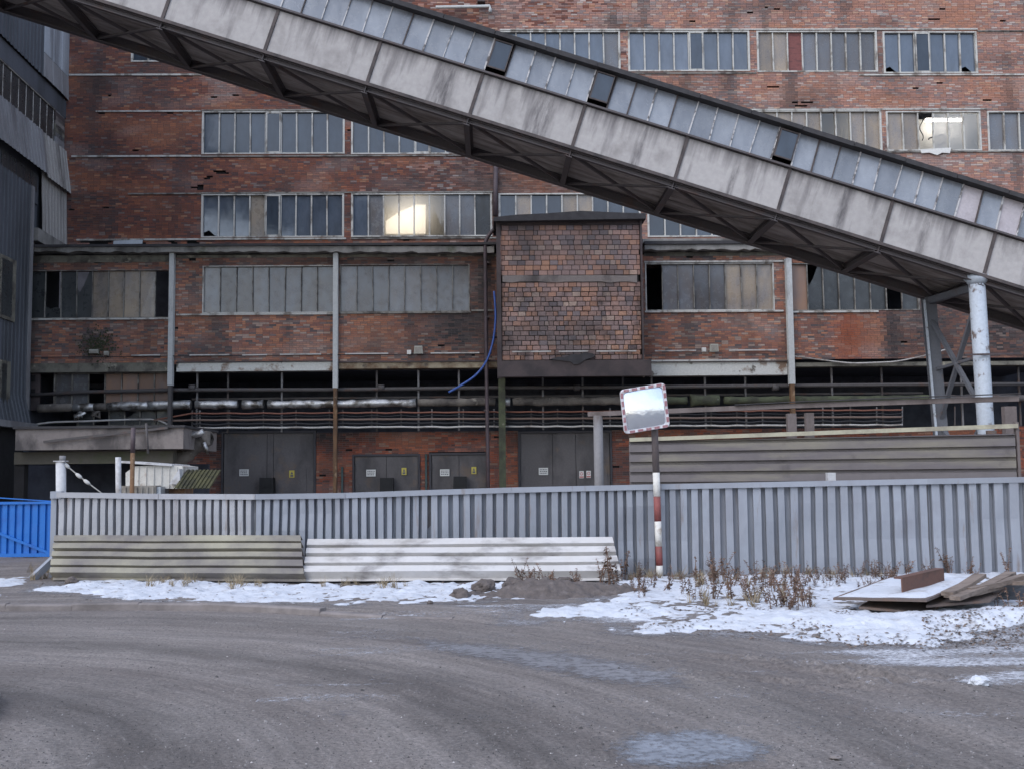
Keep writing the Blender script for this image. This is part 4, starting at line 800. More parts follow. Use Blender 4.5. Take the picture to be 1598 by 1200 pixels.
for u, v0, v1 in ((534, 728, 800), (665, 708, 800)):
    x = P(u, 740, DG - .1).x; zt = P(u, v0, DG - .1).z
    tag(MB().tube([(x, DG - .1, 0), (x, DG - .1, zt * .5), (x, DG - .1, zt)], .045).build('standpipe', 'green_pipe' if 'green_pipe' in M else surf('green_pipe', (0.055, 0.085, 0.085), .6), None, (x, DG - .1, 0)), 'thin green standpipe beside the rusty column' if u < 600 else 'thin green standpipe between the two paired doors', 'pipe')
# signs
def sign(u, v, wpx, hpx, mat, label, kind):
    Y = DG - .03; c = P(u, v, Y); w_, hh = wpx / 39.4 / 2, hpx / 39.4 / 2
    t = thing('warning_sign', label, 'sign', (c.x, Y, c.z)); MB().box(c.x - w_, c.x + w_, Y - .012, Y, c.z - hh, c.z + hh).build('plate', mat, t)
    pr = MB()
    if kind == 'text':
        for k in range(3):
            zz = c.z + hh * (.5 - .5 * k); x = c.x - w_ * .78
            while x < c.x + w_ * .7: L = random.uniform(.03, .07); pr.box(x, min(x + L, c.x + w_ * .8), Y - .0145, Y - .0125, zz - .018, zz + .018); x += L + .02
        pr.build('lettering', 'print', t)
    elif kind == 'yellow':
        pr.prism([(c.x - w_ * .55, c.z - hh * .05), (c.x + w_ * .55, c.z - hh * .05), (c.x, c.z + hh * .75)], Y - .0145, Y - .0125)
        for k in range(2): zz = c.z - hh * (.35 + .3 * k); pr.box(c.x - w_ * .6, c.x + w_ * .6, Y - .0145, Y - .0125, zz - .02, zz + .02)
        pr.build('lettering', 'print', t)
    else:
        n = 14; r1 = w_ * .72; zc = c.z + hh * .25
        for k in range(n):
            a, b_ = 2 * math.pi * k / n, 2 * math.pi * (k + 1) / n
            pr.prism([(c.x + r1 * math.cos(a), zc + r1 * math.sin(a)), (c.x + r1 * math.cos(b_), zc + r1 * math.sin(b_)), (c.x + r1 * .7 * math.cos(b_), zc + r1 * .7 * math.sin(b_)), (c.x + r1 * .7 * math.cos(a), zc + r1 * .7 * math.sin(a))], Y - .0145, Y - .0125)
        pr.bar((c.x - r1 * .6, Y - .0155, zc + r1 * .6), (c.x + r1 * .6, Y - .0155, zc - r1 * .6), .004, .04, (0, 1, 0)); pr.box(c.x - w_ * .9, c.x + w_ * .9, Y - .0145, Y - .0125, c.z - hh * .85, c.z - hh * .5); pr.build('mark', 'sign_red', t)
sign(381, 737, 14.5, 10.5, 'sign_white', 'white text sign on the widest left steel gate', 'text'); sign(455.5, 739, 8, 11, 'sign_yellow', 'yellow warning sign on the widest left steel gate', 'yellow')
sign(579, 737.5, 14.5, 10.5, 'sign_white', 'white text sign on the left of two paired doors', 'text'); sign(630.5, 735, 7.5, 11, 'sign_yellow', 'yellow warning sign on the left of two paired doors', 'yellow')
sign(694, 737, 14.5, 10.5, 'sign_white', 'white text sign on the right of two paired doors', 'text'); sign(739.5, 733.5, 7.5, 11, 'sign_yellow', 'yellow warning sign on the right of two paired doors', 'yellow')
sign(848, 735, 14.5, 11, 'sign_white', 'white text sign on the brownish gate behind the round post', 'text'); sign(907.5, 740, 7, 11, 'sign_white', 'left of two small red and white prohibition signs', 'ban'); sign(918.5, 739.5, 7, 11, 'sign_white', 'right of two small red and white prohibition signs', 'ban')

# ------------------------------------------------------------------ brick bay
DB = 40.6
bx0, bx1, _, _ = R(775, 450, 1003, 450, DB)
bz1 = P(890, 345, DB).z; bz0 = P(890, 562, DB).z; bm1, bm0 = P(890, 430, DB).z, P(890, 441, DB).z
bi0, bi1 = P(782, 450, DB).x, P(1000, 450, DB).x
bay = MB().box(bi0 + .05, bi1 - .05, DB + .06, DA + .6, bz0, bz1).build('bay', 'mortar_dark', annex)
for (a, b_) in ((bx0, bi0), (bi1, bx1)): MB().box(a, b_, DB - .1, DB + .12, P(890, 590, DB).z, bz1 + .05).build('bay_post', 'brown_steel', bay); MB().box(a + .02, b_ - .02, DB + .12, DA + .1, bz0, bz1).build('bay_side', 'brown_steel', bay)
MB().box(bx0, bx1 + .25, DB - .16, DB + .3, P(890, 588, DB).z, P(890, 563, DB).z).build('bay_beam', 'brown_steel', bay)
ragged(784, 998, 430.5, 441, DB, -.06, .1, 'concrete_canopy', 'bay_girder', bay, 1.0, 14)
MB().box(bi0, bi1, DB - .04, DB + .1, P(890, 352, DB).z, bz1 + .1).build('bay_lintel', 'brown_steel', bay)
top = [(770, 343), (805, 339), (850, 337), (905, 333), (950, 335), (1006, 337)]
pl = [(P(u, v, DB).x, P(u, v, DB).z) for u, v in top] + [(P(1006, 345, DB).x, P(1006, 345, DB).z), (P(770, 349, DB).x, P(770, 349, DB).z)]
MB().prism(pl[::-1], DB - .35, DA + .8).build('bay_roof', 'roofing', bay)
ch_ = 7.7 / 41.9; cells = []
for (zA, zB) in ((bz0, bm0), (bm1, P(890, 352, DB).z)):
    nc = round((zB - zA) / ch_); hh = (zB - zA) / nc
    for c in range(nc):
        x = bi0 - (0.155 if c % 2 else 0) - random.uniform(0, .05)
        while x < bi1 - .03:
            L = random.choice((.31, .31, .31, .29, .33, .22, .17)); a, b_ = max(x, bi0 + .01), min(x + L, bi1 - .01); x += L
            if b_ - a > .05: cells.append((a, b_, zA + c * hh, zA + (c + 1) * hh))
PAL_B = [(5, (0.317, 0.205, 0.175)), (3, (0.342, 0.193, 0.140)), (4, (0.262, 0.187, 0.175)), (1.5, (0.390, 0.222, 0.152)), (1.6, (0.195, 0.158, 0.160)), (1.4, (0.378, 0.281, 0.234)), (0.4, (0.134, 0.111, 0.117))]
bzc = (bz0 + bz1) / 2; bxc = (bi0 + bi1) / 2
def col_bay(x, z):
    c = pick(PAL_B); e = min(abs(x - bi0), abs(x - bi1))
    if e < .5: c = lerp(c, (0.30, 0.15, 0.10), .4 * (1 - e / .5))
    c = lerp(c, (0.10, 0.088, 0.09), max(0, min(.6, .25 + 1.1 * mnoise.noise(Vector((x * .8, z * 1.2, 4.4))))))
    c = lerp(c, (0.08, 0.072, 0.075), min(1, .7 * stain(x, z, bxc - .5, bm1 + 1.1, 1.4, .5) + .6 * stain(x, z, bxc, bz0 + .2, 1.2, .22) + .4 * stain(x, z, bxc + 1, bz0 + .9, 1.0, .3)) * random.uniform(.5, 1))
    return c
def unit_brick(seed):
    r_ = random.Random(seed); me = bpy.data.meshes.new('brick'); bm_ = bmesh.new()
    bmesh.ops.create_cube(bm_, size=1.0); bmesh.ops.bevel(bm_, geom=[e for e in bm_.edges if all(v.co.y < 0 for v in e.verts)], offset=.06, segments=1, affect='EDGES')
    for v in bm_.verts: v.co += Vector((r_.uniform(-.02, .02), r_.uniform(-.06, .06) if v.co.y < 0 else 0, r_.uniform(-.04, .04)))
    bm_.to_mesh(me); bm_.free(); me.materials.append(M['brick_piece']); return me
UB = [unit_brick(s) for s in range(8)]
rest = MB(); og = ORG[bay.name]
for i, (a, b_, c, d) in enumerate(cells):
    g_ = .011; col = col_bay((a + b_) / 2, (c + d) / 2); pr = random.uniform(0, .022)
    if i < 300:
        o = bpy.data.objects.new('brick', UB[i % 8]); COL.objects.link(o); o.parent = bay
        o.location = Vector(((a + b_) / 2, DB + .05 - pr, (c + d) / 2)) - og; o.scale = (b_ - a - 2 * g_, .12, d - c - 2 * g_); o.rotation_euler = (0, random.uniform(-.012, .012), 0); o.color = (*col, 1)
    else:
        f = DB - .01 - pr; n = [(a + g_, f, c + g_), (b_ - g_, f, c + g_), (b_ - g_, f, d - g_), (a + g_, f, d - g_), (a + g_, DB + .1, c + g_), (b_ - g_, DB + .1, c + g_), (b_ - g_, DB + .1, d - g_), (a + g_, DB + .1, d - g_)]
        rest.add(n, [(0, 1, 2, 3), (1, 5, 6, 2), (4, 0, 3, 7), (3, 2, 6, 7), (4, 5, 1, 0)], (*col, 1))
tag(rest.build('bricks', 'brick', bay), kind='stuff')
# crumbling patch at the bay's foot
cp = MB(); pts = [(858, 562), (871, 558), (880, 559), (892, 554), (903, 555), (911, 551), (924, 553), (929, 557), (921, 560), (912, 563), (903, 569), (895, 570), (890, 566), (876, 564)]
cp.prism([(P(u, v, DB).x, P(u, v, DB).z) for u, v in pts][::-1], DB - .22, DB - .02); cp.build('torn_felt', 'roofing', bay)

# ------------------------------------------------------------------ wall services
def pipe_px(name, pts, Y, r, mat, label, cat='pipe', n=8, parent=None, sub=1):
    ps = [P(u, v, Y) for u, v in pts]
    if sub > 1:
        q = []
        for i in range(len(ps) - 1):
            for k in range(sub): q.append(ps[i].lerp(ps[i + 1], k / sub))
        ps = q + [ps[-1]]
    o = MB().tube(ps, r, n).build(name, mat, parent, ps[0] if parent is None else (0, 0, 0))
    if parent is None: tag(o, label, cat)
    return o
def arc(pts, n=6):                                # Catmull-Rom smoothing of photo points
    q = []
    for i in range(len(pts) - 1):
        p0 = pts[max(i - 1, 0)]; p1 = pts[i]; p2 = pts[i + 1]; p3 = pts[min(i + 2, len(pts) - 1)]
        for k in range(n):
            t = k / n; q.append(tuple(.5 * ((2 * b) + (-a + c) * t + (2 * a - 5 * b + 4 * c - d) * t * t + (-a + 3 * b - 3 * c + d) * t ** 3) for a, b, c, d in zip(p0, p1, p2, p3)))
    return q + [pts[-1]]
dp = thing('downpipe', 'dark purple downpipe on the wall left of the brick bay', 'pipe', P(759, 760, 41.6))
MB().tube([P(u, v, 41.6) for u, v in arc([(774, 345), (772, 356), (760, 372), (757, 385)], 5)] + [P(758, 480, 41.6), P(759.5, 600, 41.6), P(761, 700, 41.6), Vector((P(762, 760, 41.6).x, 41.6, 0))], .075).build('pipe', 'pipe_purple', dp)
MB().tube([P(774, 255, DU - .15), P(773, 300, DU - .15), P(773, 338, DU - .15)], .1).build('pipe', 'pipe_purple', dp)
for v in (410, 495, 560, 640, 720): c = P(759, v, 41.6); MB().box(c.x - .1, c.x + .1, 41.55, 41.98, c.z - .03, c.z + .03).build('bracket', 'brown_steel', dp)
c = P(783, 600, 41.7)
st = thing('steel_stanchion', 'dark mossy steel post running to the ground under the brick bay', 'post', (c.x, 41.7, 0)); zt_ = P(783, 588, 41.7).z
s_ = MB(); s_.box(c.x - .13, c.x + .13, 41.6, 41.62, 0, zt_); s_.box(c.x - .13, c.x + .13, 41.8, 41.82, 0, zt_); s_.box(c.x - .015, c.x + .015, 41.62, 41.8, 0, zt_); s_.build('shaft', 'moss_lagging', st); MB().box(c.x - .22, c.x + .22, 41.5, 41.92, 0, .04).build('base_plate', 'brown_steel', st)
pipe_px('blue_hose', arc([(771, 455), (773, 480), (773, 505), (769, 535), (760, 562), (745, 583), (725, 598), (700, 612)]), 41.55, .042, 'hose_blue', 'bright blue hose hanging in a curve left of the brick bay', 'hose')
up = thing('service_pipe', 'thin dark pipe running along the dark opening above the wrapped pipe', 'pipe', P(40, 612, DA + .15))
MB().tube([P(u, v, DA + .15) for u, v in ((42, 617), (120, 612), (270, 608.5), (520, 608), (780, 605), (1000, 604), (1230, 602), (1450, 600), (1650, 599))], .075).build('pipe', 'pipe_dark', up)
for u in (300, 595, 900, 1210): c = P(u, 605, DA + .15); MB().tube([(c.x - .12, c.y, c.z), (c.x + .12, c.y, c.z)], .12, 10).build('flange', 'pipe_dark', up)
bp_ = thing('wrapped_pipe', 'fat insulated pipe with torn silver foil running along the facade', 'pipe', P(60, 636, DA + .1))
def seg(us, mat, name, r=.155, jit=.1, dn=11):
    pts = []; u = us[0]
    while u < us[1] + .1: pts.append(P(u, np.interp(u, [60, 270, 520, 780, 1000, 1240, 1450, 1650], [637, 631.5, 630, 626.5, 625, 624, 622, 621]) + random.uniform(-.5, .5), DA + .1)); u += dn
    MB().tube(pts, [r * random.uniform(.9, 1.12) for _ in pts], 12, jit).build(name, mat, bp_)
for a, b_, mt, nm, r in ((60, 118, 'lagging', 'lagging', .15), (114, 150, 'foil', 'foil_wrap', .17), (146, 172, 'lagging', 'lagging', .13), (168, 236, 'foil', 'foil_wrap', .155), (232, 304, 'foil', 'foil_wrap', .165), (305, 380, 'foil', 'foil_wrap', .16), (378, 420, 'foil', 'foil_wrap', .16), (418, 655, 'foil', 'foil_wrap', .155), (652, 782, 'lagging', 'lagging', .15), (785, 800, 'foil', 'foil_wrap', .16), (800, 1030, 'lagging', 'lagging', .16), (1028, 1080, 'moss_lagging', 'lagging', .15), (1078, 1132, 'moss_lagging', 'lagging', .21), (1130, 1460, 'moss_lagging', 'lagging', .15), (1455, 1650, 'pipe_dark', 'lagging', .14)): seg((a, b_), mt, nm, r, .14 if 'foil' in mt or r > .2 else .05)
# ragged lagging hanging under the left end
for (u, v, s) in ((125, 647, 1), (150, 645, .8), (118, 650, .6)): 
    q = [P(u + random.uniform(-9, 9) * s, v + random.uniform(-5, 7) * s, DA + .05) for _ in range(9)]; MB().tube(q, [.06, .1, .05, .09, .06, .1, .05, .07, .04], 6, .4).build('torn_foil', 'foil' if u == 125 else 'lagging', bp_)
# cable rack
rk = thing('cable_rack', 'steel hangers carrying rows of cables under the wrapped pipe', 'rack', P(300, 668, DA + .1))
ru = [300, 312, 358, 411, 462, 514, 535, 580, 626, 674, 723, 771, 790, 829, 870, 910, 952, 1062, 1110, 1150, 1190, 1284, 1327, 1368, 1408, 1490, 1540]
for u in ru:
    a, b_ = P(u, np.interp(u, [300, 1450], [640, 634]), DA + .12), P(u, np.interp(u, [300, 1450], [669, 664]), DA + .12); MB().bar(a, b_, .045, .045).build('hanger', 'pipe_dark' if random.random() < .6 else 'post_grey', rk)
def cable(name, vL, vR, r, mat, label, sag=1.2, u0=290, u1=1455, Yc=DA + .04, extra=None):
    pts = list(extra or []); 
    allu = [u for u in ru if u0 <= u <= u1]
    for i, u in enumerate(allu):
        v = np.interp(u, [300, 1450], [vL, vR]); pts.append((u, v))
        if i + 1 < len(allu): pts.append(((u + allu[i + 1]) / 2, np.interp((u + allu[i + 1]) / 2, [300, 1450], [vL, vR]) + sag * random.uniform(.3, 1.2)))
    pipe_px(name, arc(pts, 3), Yc, r, mat, label, 'cable', 6)
cable('red_cable', 644.5, 639, .035, 'cable_red', 'rust red cable, topmost on the rack under the wrapped pipe', 1.0, extra=[(245, 654), (270, 650)])
cable('brown_cable', 655, 650, .045, 'cable_brown', 'thick brown cable on the middle of the rack', .4, extra=[(240, 655), (275, 656)]); cable('black_cable', 661, 656, .035, 'cable_black', 'black cable on the rack just above the white one', 1.6)
cable('dark_cable', 649, 644, .02, 'cable_black', 'thin black cable between the red and brown ones on the rack', 1.8)
cable('white_cable', 667, 662, .04, 'cable_white', 'dirty white conduit along the bottom of the cable rack', .9, extra=[(0, 659), (20, 664), (40, 665), (75, 659), (130, 657), (235, 654), (262, 662), (285, 667)])
# strip conduits and lamps on the brick band
for k, (u0, u1, v, yy) in enumerate(((205, 250, 555, DA), (296, 358, 554.5, DA), (378, 417, 554.5, DA), (437, 501, 553.5, DA), (539, 606, 552.5, DA), (672, 748, 551.5, DA), (799, 860, 549.3, DB), (872, 918, 549, DB), (931, 993, 548.6, DB), (1022, 1086, 548, DA), (1138, 1213, 547, DA))):
    a, b_ = P(u0, v, yy - .12), P(u1, v - .6, yy - .12); t = MB().bar(a, b_, .05, .05).build('tube_lamp', 'cable_white', None, a)
    tag(t, ['slim white tube left of the first grey column', 'slim white tube right of the first grey column', 'short slim white tube midway between two grey columns', 'slim white tube left of the rusty footed column', 'slim white tube right of the rusty footed column', 'slim white tube beside the floodlight left of the bay', 'leftmost slim white tube on the brick bay', 'middle slim white tube on the brick bay', 'rightmost slim white tube on the brick bay', 'slim white tube left of the right floodlight', 'slim white tube right of the right floodlight'][k], 'tube lamp')
pipe_px('thin_wire', arc([(40, 558), (160, 557), (270, 556), (400, 555), (525, 554), (640, 553), (755, 552)]), DA - .1, .014, 'cable_black', 'thin black wire strung along the lower brick band', 'wire', 5)
pipe_px('hanging_conduit', arc([(1238, 556), (1290, 563), (1330, 567), (1370, 566), (1400, 564), (1440, 556), (1475, 546)]), DA - .15, .03, 'cable_white', 'sagging white conduit under the red stained brick', 'conduit', 6)
def floodlight(u, v, label):
    c = P(u, v, DA - .2); t = thing('floodlight', label, 'floodlight', c)
    MB().prism([(c.x - .17, c.z - .14), (c.x + .17, c.z - .14), (c.x + .15, c.z + .16), (c.x - .15, c.z + .16)], DA - .3, DA - .15).build('housing', 'lamp_case', t); MB().box(c.x - .12, c.x + .12, DA - .31, DA - .302, c.z - .1, c.z + .11).build('lens', 'tan_sheet', t); MB().box(c.x - .03, c.x + .03, DA - .15, DA, c.z - .03, c.z + .03).build('bracket', 'brown_steel', t)
floodlight(653, 547, 'square floodlight on the sooty brick left of the bay'); floodlight(1114, 544, 'square floodlight on the brick right of the bay')
for u, v, lb in ((638.5, 550, 'small white junction box left of the left floodlight'), (1098.5, 546, 'small white junction box left of the right floodlight')):
    c = P(u, v, DA - .1); t = thing('junction_box', lb, 'junction box', c); MB().box(c.x - .075, c.x + .075, DA - .12, DA, c.z - .075, c.z + .075).build('case', 'box_white', t); MB().box(c.x - .08, c.x + .08, DA - .14, DA - .12, c.z - .08, c.z + .08).build('lid', 'box_white', t)
for u, v, lb, wd in ((147, 549.5, 'dim horizontal bulkhead lamp in the mossy patch', .16), (166.5, 552.5, 'small square bulkhead lamp in the mossy patch', .08)):
    c = P(u, v, DA - .15); t = thing('bulkhead_lamp', lb, 'lamp', c); MB().box(c.x - wd, c.x + wd, DA - .25, DA - .1, c.z - .07, c.z + .09).build('housing', 'lamp_case', t); MB().box(c.x - wd * .8, c.x + wd * .8, DA - .3, DA - .25, c.z - .06, c.z + .03).build('lens', 'tan_sheet', t)
mo = MB()
for i in range(420):
    a = random.gauss(0, 1); b_ = random.gauss(0, 1); c = P(153 + a * 14, 540 + b_ * 12, DA); s = random.uniform(.02, .05); an = random.random() * 3
    mo.add([(c.x + s * math.cos(an + k * 2.1), DA - .02 - random.uniform(0, .06), c.z + s * math.sin(an + k * 2.1)) for k in range(3)], [(0, 1, 2)])
tag(mo.build('moss', 'ivy', None, P(153, 540, DA)), 'dark moss and weeds on the brick round the two small lamps', 'moss', kind='stuff')

# ================================================================== CLAD BUILDING AT LEFT
dL = ray(700, 742); dL.z = 0; dL.normalize()
PL = P(101, 300, DU); nL = Vector((dL.y, -dL.x, 0))
rot = Matrix(((dL.x, nL.x, 0, PL.x), (dL.y, nL.y, 0, PL.y), (0, 0, 1, 0), (0, 0, 0, 1)))
clad = thing('clad_building', 'dark sheet metal clad building at the left edge with sloping skirts', 'building', rot=rot)
def LW(u, v):                                     # photo point on the clad wall -> (along, height)
    d = ray(u, v); t = (PL - CAM).dot(nL) / d.dot(nL); p = CAM + d * t; return (p - Vector((PL.x, PL.y, 0))).dot(dL), p.z
def zE(v): return P(101, v, DU).z
def clad_sheet(s0, s1, z0, z1, n0, n1, mat, name, pitch=.34, dep=.035, rib=.5):  # sheet from (n0,z0) at its foot to (n1,z1) at its head
    L = s1 - s0; return MB().sheet((s0, n0, z0), trap(L, pitch, dep, rib, .06), (1, 0, 0), (0, 1, 0), (0, n1 - n0, z1 - z0), .006, .01).build(name, mat, clad)
S_ = -16.0
MB().box(S_, -0.02, -.6, -.12, 0, zE(-80)).build('wall', 'clad_dark', clad)
zs1, zw1, zw0, zs2, zs3 = zE(158), zE(186), zE(237), zE(303), zE(383)
clad_sheet(S_, -2.9, zs1 + .0, zE(-60), .06, .05, 'clad_dark', 'cladding')
clad_sheet(-2.9, 0, zs1 + 1.0, zE(38), .05, .05, 'clad_light', 'cladding', 1.0, .03, .85); clad_sheet(-2.9, 0, zs1, zs1 + .98, .09, .05, 'clad_grey', 'cladding', 1.0, .03, .85)
MB().box(-2.95, 0.0, -.1, .03, zE(38), zE(30)).build('eave', 'roofing', clad)
MB().box(S_, 0, -.1, -.02, zw1, zs1).build('header', 'clad_dark', clad)
wn = MB().box(S_, -1.2, -.12, -.1, zw0, zw1).build('window', 'clad_dark', clad)
s = -1.25
while s > -11:
    MB().box(s - .72, s - .06, -.09, -.08, zw0 + .05, zw1 - .05).build('pane', 'glass_sooty', wn); MB().box(s - .05, s, -.1, -.072, zw0, zw1).build('mullion', 'white_frame', wn); s -= .72
MB().box(S_, -1.2, -.1, -.03, zw1 - .06, zw1).build('window_head', 'dull_mullion', wn)
for k in range(6): zz = zw0 + (zw1 + .6 - zw0) * k / 6; MB().box(-1.15 + random.uniform(0, .08), -.1, -.09, -.03, zz, zz + .5).build('infill_panel', random.choice(('dirty_beam', 'brown_steel', 'clad_grey', 'concrete_canopy')), clad)
clad_sheet(-2.6, 0, zs2, zw0, .25, .02, 'clad_pale', 'skirt'); clad_sheet(S_, -2.6, zs2 + .1, zw0 + .03, .25, .02, 'clad_grey', 'skirt')
clad_sheet(-2.7, 0, zs3, zs2 + .25, .12, .04, 'clad_pale', 'skirt')
MB().box(-3.2, .0, -.1, .15, zs3 - .5, zs3).build('plinth_beam', 'concrete', clad)
ws = MB().box(S_, -2.75, -.11, -.06, zs3 + 1.0, zs2).build('window', 'clad_dark', clad)
for k in range(5): s = -2.9 - k * .7; MB().box(s - .62, s, -.05, -.04, zs3 + 1.5, zs2).build('pane', 'glass_sooty', ws)
sB = LW(40, 500)[0]; zB1 = LW(40, 287)[1]; zB0 = LW(38, 660)[1]
clad_sheet(S_, sB, zB0 + 1.0, zB1, .08, .08, 'clad_dark', 'cladding'); clad_sheet(S_, sB, zB0, zB0 + 1.0, .3, .08, 'clad_dark', 'cladding')
MB().box(sB - .05, sB + .15, -.1, .16, zB0 + .5, zB1).build('corner_trim', 'clad_grey', clad)
for (ua, va, ub, vb) in ((-8, 408, 19, 495), (-8, 565, 10, 655)):
    s1_, z1_ = LW(ub, va); s0_, z0_ = LW(ua, vb); wf = MB().box(s0_, s1_, .1, .16, z0_, z1_).build('window', 'dirty_beam', clad); MB().box(s0_ + .1, s1_ - .35, .16, .17, z0_ + .12, z1_ - .12).build('pane', 'glass_sooty', wf)
MB().box(S_, sB, -.2, .05, -.0, zB0).build('base_wall', 'soot', clad)
MB().box(S_, sB + .3, -.1, .45, zB0 - .25, zB0 - .02).build('ledge', 'clad_grey', clad)

# ================================================================== INCLINED CONVEYOR GALLERY
D1 = 30.0; GW = 3.2
pA, pB = P(892.5, 231, D1), P(1535, 431, D1)
sl = (pB - pA); sl.y = 0; LJ = sl.length / 4; sl.normalize(); nz_ = Vector((-sl.z, 0, sl.x))
rot = Matrix(((sl.x, 0, nz_.x, pA.x), (0, 1, 0, pA.y), (sl.z, 0, nz_.z, pA.z), (0, 0, 0, 1)))
gal = thing('conveyor_gallery', 'long inclined conveyor gallery with concrete side panels and glazed strip crossing the facade', 'conveyor gallery', rot=rot)
K0, K1 = -7, 6; H1 = 1.27; HW0, HW1 = 1.34, 2.40
for k in range(K0, K1):
    a, b_ = k * LJ + .05, (k + 1) * LJ - .05
    MB().box(a, b_, 0, .12, .03, H1).build('side_panel', 'gallery_panel', gal)
    MB().box(a, b_, GW - .12, GW, .03, H1).build('side_panel', 'gallery_panel', gal)
    MB().box(k * LJ - .045, k * LJ + .045, -.035, .1, -.02, H1 + .02).build('joint_post', 'gallery_trim', gal)
MB().box(K0 * LJ, K1 * LJ, -.09, .1, -.06, .028).build('bottom_trim', 'gallery_trim', gal)
MB().box(K0 * LJ, K1 * LJ, -.12, .1, H1 + .02, H1 + .075).build('sill_trim', 'gallery_steel', gal)
tb = .05                                              # glazing leans back slightly
pw = LJ / 5; opens = {}
for u, v in ((772, 78), (927, 122), (1246, 220)):
    p = P(u, v, D1) - pA; opens[math.floor(p.dot(sl) / pw)] = 1
bent = {math.floor((P(1514, 300, D1) - pA).dot(sl) / pw), math.floor((P(1585, 325, D1) - pA).dot(sl) / pw)}
for i in range(K0 * 5, K1 * 5):
    a, b_ = i * pw, (i + 1) * pw
    MB().bar((a + random.uniform(-.015, .015), .06, HW0), (a + random.uniform(-.02, .02), .06 + tb, HW1), random.uniform(.022, .045), .06, (0, 1, 0)).build('mullion', 'gallery_mullion' if random.random() < .75 else 'gallery_trim', gal)
    t = [random.uniform(-.012, .012) for _ in range(4)]
    if i in opens:
        MB().box(a + .03, b_ - .03, 1.2, 1.25, HW0, HW1).build('recess_back', 'soot', gal)
        s = MB(); z0 = HW0 + .17; g = .05
        s.box(a + .03, a + .07, -.03, .01, z0, HW1 - .05); s.box(b_ - .06, b_ - .03, -.03, .01, z0, HW1 - .05); s.box(a + .07, b_ - .06, -.03, .01, z0, z0 + .04); s.box(a + .07, b_ - .06, -.03, .01, HW1 - .09, HW1 - .05)
        so = s.build('open_sash', 'gallery_trim', gal); MB().add([(a + .07, -.02, z0 + .04), (b_ - .06, -.02, z0 + .04), (b_ - .06, .0, HW1 - .09), (a + .07, .0, HW1 - .09), (a + .07, -.014, z0 + .04), (b_ - .06, -.014, z0 + .04), (b_ - .06, .006, HW1 - .09), (a + .07, .006, HW1 - .09)],
               [(0, 1, 2, 3), (7, 6, 5, 4), (0, 4, 5, 1), (1, 5, 6, 2), (2, 6, 7, 3), (3, 7, 4, 0)]).build('pane', 'glass_dark', so)
        continue
    mt = 'bent_sheet' if i in bent else 'glass_gallery'
    MB().add([(a + .01, .07 + t[0], HW0), (b_ - .01, .07 + t[1], HW0), (b_ - .01, .07 + tb + t[2], HW1), (a + .01, .07 + tb + t[3], HW1), (a + .01, .078 + t[0], HW0), (b_ - .01, .078 + t[1], HW0), (b_ - .01, .078 + tb + t[2], HW1), (a + .01, .078 + tb + t[3], HW1)],
             [(0, 1, 2, 3), (7, 6, 5, 4), (0, 4, 5, 1), (1, 5, 6, 2), (2, 6, 7, 3), (3, 7, 4, 0)]).build('pane', mt, gal)
MB().box(K0 * LJ, K1 * LJ, GW - .1, GW - .05, HW0, HW1).build('rear_glazing', 'glass_sooty', gal)
MB().add([(K0 * LJ, -.16, HW1 + .01), (K1 * LJ, -.16, HW1 + .01), (K1 * LJ, GW + .16, HW1 + .05), (K0 * LJ, GW + .16, HW1 + .05), (K0 * LJ, -.16, HW1 + .12), (K1 * LJ, -.16, HW1 + .12), (K1 * LJ, GW / 2, HW1 + .35), (K0 * LJ, GW / 2, HW1 + .35), (K1 * LJ, GW + .16, HW1 + .12), (K0 * LJ, GW + .16, HW1 + .12)],
         [(0, 1, 5, 4), (0, 3, 2, 1), (4, 5, 6, 7), (7, 6, 8, 9), (2, 3, 9, 8), (0, 4, 7, 9, 3), (1, 2, 8, 6, 5)]).build('roof', 'roofing', gal)
for k in range(-1 + K0 * 2, K1 * 2):                    # laps in the roofing felt edge
    a = k * LJ / 2; MB().box(a, a + LJ / 2 - .02, -.185 - random.uniform(0, .012), -.162, HW1 + random.uniform(-.005, .012), HW1 + .13).build('roof_edge', 'roofing', gal)
for k in range(K0, K1):                               # floor slabs and steelwork under the gallery
    a, b_ = k * LJ, (k + 1) * LJ
    for q in range(3): MB().box(a + .06, b_ - .06, .12 + (GW - .24) * q / 3 + .01, .12 + (GW - .24) * (q + 1) / 3 - .01, .02 + random.uniform(-.012, .012), .1).build('floor_slab', 'gallery_floor', gal)
    MB().ibeam((a, .02, -.14), (a, GW, -.14), .17, .26, .025).build('cross_beam', 'gallery_steel', gal)
    MB().bar((a + .06, .1, -.16), (b_ - .06, GW - .2, -.16), .09, .08).build('diagonal_brace', 'gallery_steel', gal); MB().bar((a + .06, GW - .2, -.21), (b_ - .06, .1, -.21), .07, .06).build('diagonal_brace', 'gallery_steel', gal)
MB().ibeam((K0 * LJ, GW - .12, -.13), (K1 * LJ, GW - .12, -.13), .28, .3, .025).build('far_chord', 'gallery_steel', gal)
MB().ibeam((K0 * LJ, .13, -.13), (K1 * LJ, .13, -.13), .16, .14, .02).build('near_chord', 'gallery_steel', gal)

